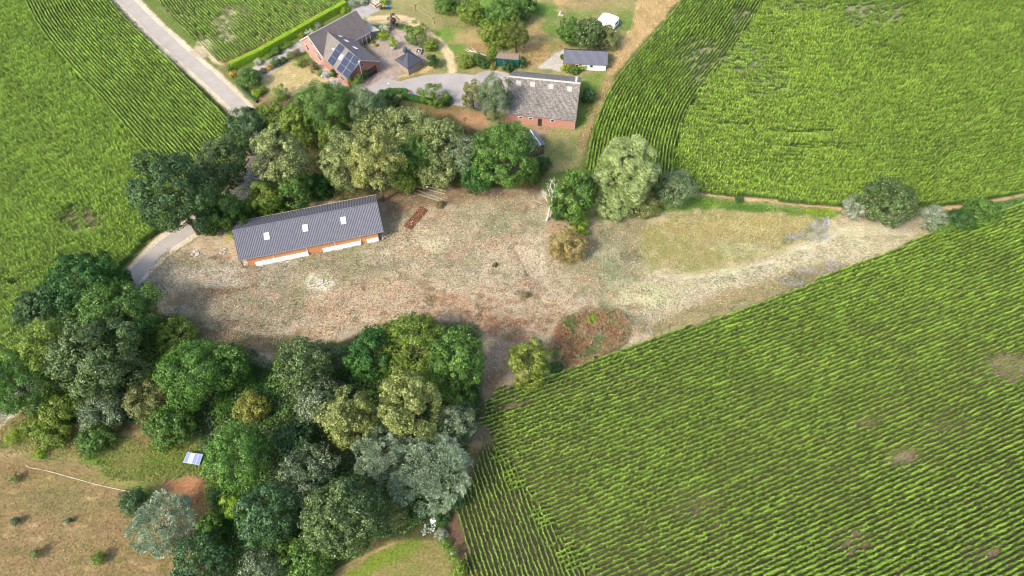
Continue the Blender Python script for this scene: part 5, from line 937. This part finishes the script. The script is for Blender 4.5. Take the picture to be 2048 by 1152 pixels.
# white flowers by the beehive
scatter('white_flowers', [(848,1052),(862,1044),(872,1052),(862,1068),(848,1074),(840,1066)], 60, .9, .24, .22, [G(60,92,48), G(236,234,220), G(244,240,228)], 'cluster of large white flowers below the white box', 'flowers', m='leaf')
def rubble(px, py, R, n, label, m='stone', name='rubble_heap', h=.35):
    c = P(px, py); r = np.random.default_rng(int(px)); mb = MB()
    for k in range(n):
        a = r.uniform(0, 6.28); d = R*r.random()**.7; x, y = math.cos(a)*d, math.sin(a)*d; s = r.uniform(.08, .26); z = h*(1-d/R)*r.uniform(.3, 1); an = r.uniform(0, 3); ca, sa = math.cos(an), math.sin(an)
        V = [(x+(ca*u-sa*v)*s*(1 if w_ < 0 else .7), y+(sa*u+ca*v)*s*.7, max(0, z+w_*s*.5+s*.3)) for w_ in (-1, 1) for u, v in ((-1,-1),(1,-1),(1,1),(-1,1))]; mb.add(V, [(3,2,1,0),(4,5,6,7),(0,1,5,4),(1,2,6,5),(2,3,7,6),(3,0,4,7)])
    o = mb.make(name, M[m], None); o.location = (c[0], c[1], 0); tag(o, label, 'rubble', None, None); return o
rubble(393,508,1.0,34,'pale rubble heap on the dry ground near the giant tree'); rubble(446,503,.8,20,'smaller pale rubble heap near the left end of the shed'); rubble(493,529,.6,12,'white stones at the left front corner of the shed'); rubble(767,474,.7,14,'white stones at the right front corner of the shed')
rubble(527,527,1.0,10,'scattered stones below the white plinth of the shed',h=.1); rubble(640,566,1.8,26,'scattered white lumps on the pale sandy patch',h=.12); rubble(930,238,.5,6,'small dark stones on the brown strip by the wood','wood',h=.1); rubble(905,1106,.5,8,'pale stones at the paddock edge',h=.1)
def timbers():
    b = empty('timber_stack', P(457,472), .259, label='stack of yellow timbers at the left end of the long shed', cat='timber'); 
    for k in range(6): box_on(b, 'plank', M['yellow' if k%2 == 0 else 'plank'], -.9+(k%3)*.1, .9, -1.1+k*.36, -.88+k*.36, 0, .35+.1*(k%2))
    g = 'pale planks lying behind the meadow patch'
    for k, (x0, y0, x1, y1, l) in enumerate([(838,374,890,388,'longest upper pale plank lying on the ground behind the rusty sheet'),(836,381,884,398,'middle pale plank lying on the ground behind the rusty sheet'),(834,388,878,402,'lowest pale plank lying on the ground behind the rusty sheet'),(845,371,893,383,'uppermost pale plank, nearest the trees')]):
        a = P(x0, y0); c = P(x1, y1); L_ = np.linalg.norm(c-a); o = MB(); o.box(-L_/2, L_/2, -.1, .1, 0, .12); q = o.make('wooden_plank', M['plank'], None); q.location = tuple((a+c)/2); q.rotation_euler = (0,0,math.atan2(c[1]-a[1], c[0]-a[0])); tag(q, l, 'plank', g)
timbers()
def rusty():
    q = [P(806.5,452.5), P(824,459.5), P(857,420.5), P(841,412)]; c = np.mean(q, 0); mb = MB(); nx_, ny_ = 10, 16; r = np.random.default_rng(1); V = []; Fc = []
    for j in range(ny_+1):
        for i in range(nx_+1):
            u, v = i/nx_, j/ny_; p = (q[0]*(1-u)+q[1]*u)*(1-v)+(q[3]*(1-u)+q[2]*u)*v; V.append((p[0]-c[0]+r.normal(0,.03), p[1]-c[1]+r.normal(0,.03), .05+abs(r.normal(0,.02))))
    for j in range(ny_):
        for i in range(nx_): a = j*(nx_+1)+i; Fc.append((a,a+1,a+nx_+2,a+nx_+1))
    o = link('rusty_ground_sheet', V, Fc, M['rust'], None, label='flat red-brown rectangle lying on the meadow right of the shed', cat='ground sheet'); o.location = (c[0], c[1], 0); s = o.modifiers.new('thick', 'SOLIDIFY'); s.thickness = .04
    scatter('rust_litter', [(808,452),(824,457),(855,421),(842,414)], 10, .12, .14, .1, [G(160,120,84), G(200,170,130), G(110,60,44)], 'leaf litter scattered on the red-brown rectangle', 'litter')
rusty()
def cable(name, pts, r_, m, label, cat, z=.05):
    w_ = [P(x, y) for x, y in curve(pts, 4)]; c = np.mean(w_, 0); mb = MB(); mb.tube([tuple(np.array(p)-c+np.array([0,0,z+.03*math.sin(i*2.1)])) for i, p in enumerate(w_)], r_, 6); o = mb.make(name, M[m], None); o.location = tuple(c); tag(o, label, cat)
cable('fence_tape', [(52,930),(60,935),(95,942),(150,957),(205,972),(262,984)], .06, 'rope', 'long pale tape lying across the pasture', 'tape')
cable('fence_tape', [(297,994),(312,997),(322,1006),(340,1014)], .05, 'rope', 'short pale tape piece between the two pasture willows', 'tape')
cable('rope', [(370,938),(350,955),(331,971)], .04, 'rope', 'thin cable running from the ground solar panels to the bare patch', 'cable')
cable('orange_cord', [(24,934),(30,946),(45,948),(58,950),(72,949)], .04, 'hose', 'orange cord around the staked young tree', 'cord')
def wfence(name, pts, label, h=1.1, sp_=3.):
    w_ = [P(x, y) for x, y in pts]; c = w_[0]; b = empty(name, c, 0, label=label, cat='fence'); L_ = [tuple(np.array(p)-c) for p in w_]
    for a, d in zip(L_, L_[1:]):
        a = np.array(a); d = np.array(d); n = max(1, int(np.linalg.norm(d-a)/sp_))
        for k in range(n): p = a+(d-a)*k/n; mb = MB(); mb.tube([tuple(p), (p[0], p[1], h)], .05, 6); mb.make('post', M['wood'], b)
    mb = MB(); mb.tube([L_[-1], (L_[-1][0], L_[-1][1], h)], .05, 6); mb.make('post', M['wood'], b)
    for z in (h*.5, h*.92): mb = MB(); mb.tube([(p[0], p[1], z) for p in L_], .015, 4); mb.make('wire', M['wire'], b)
wfence('wire_fence', [(-30,908),(60,919),(130,928),(178,936),(205,908),(235,878)], 'thin wire fence around the wild grass strip on the left')
wfence('wire_fence', [(926,218),(918,232),(908,247)], 'short low fence across the brown strip below the yard', .8, 1.5)
# branch bits and bushes of dead wood at the bare corner
print('faces', sum(len(m.polygons) for m in D.meshes))
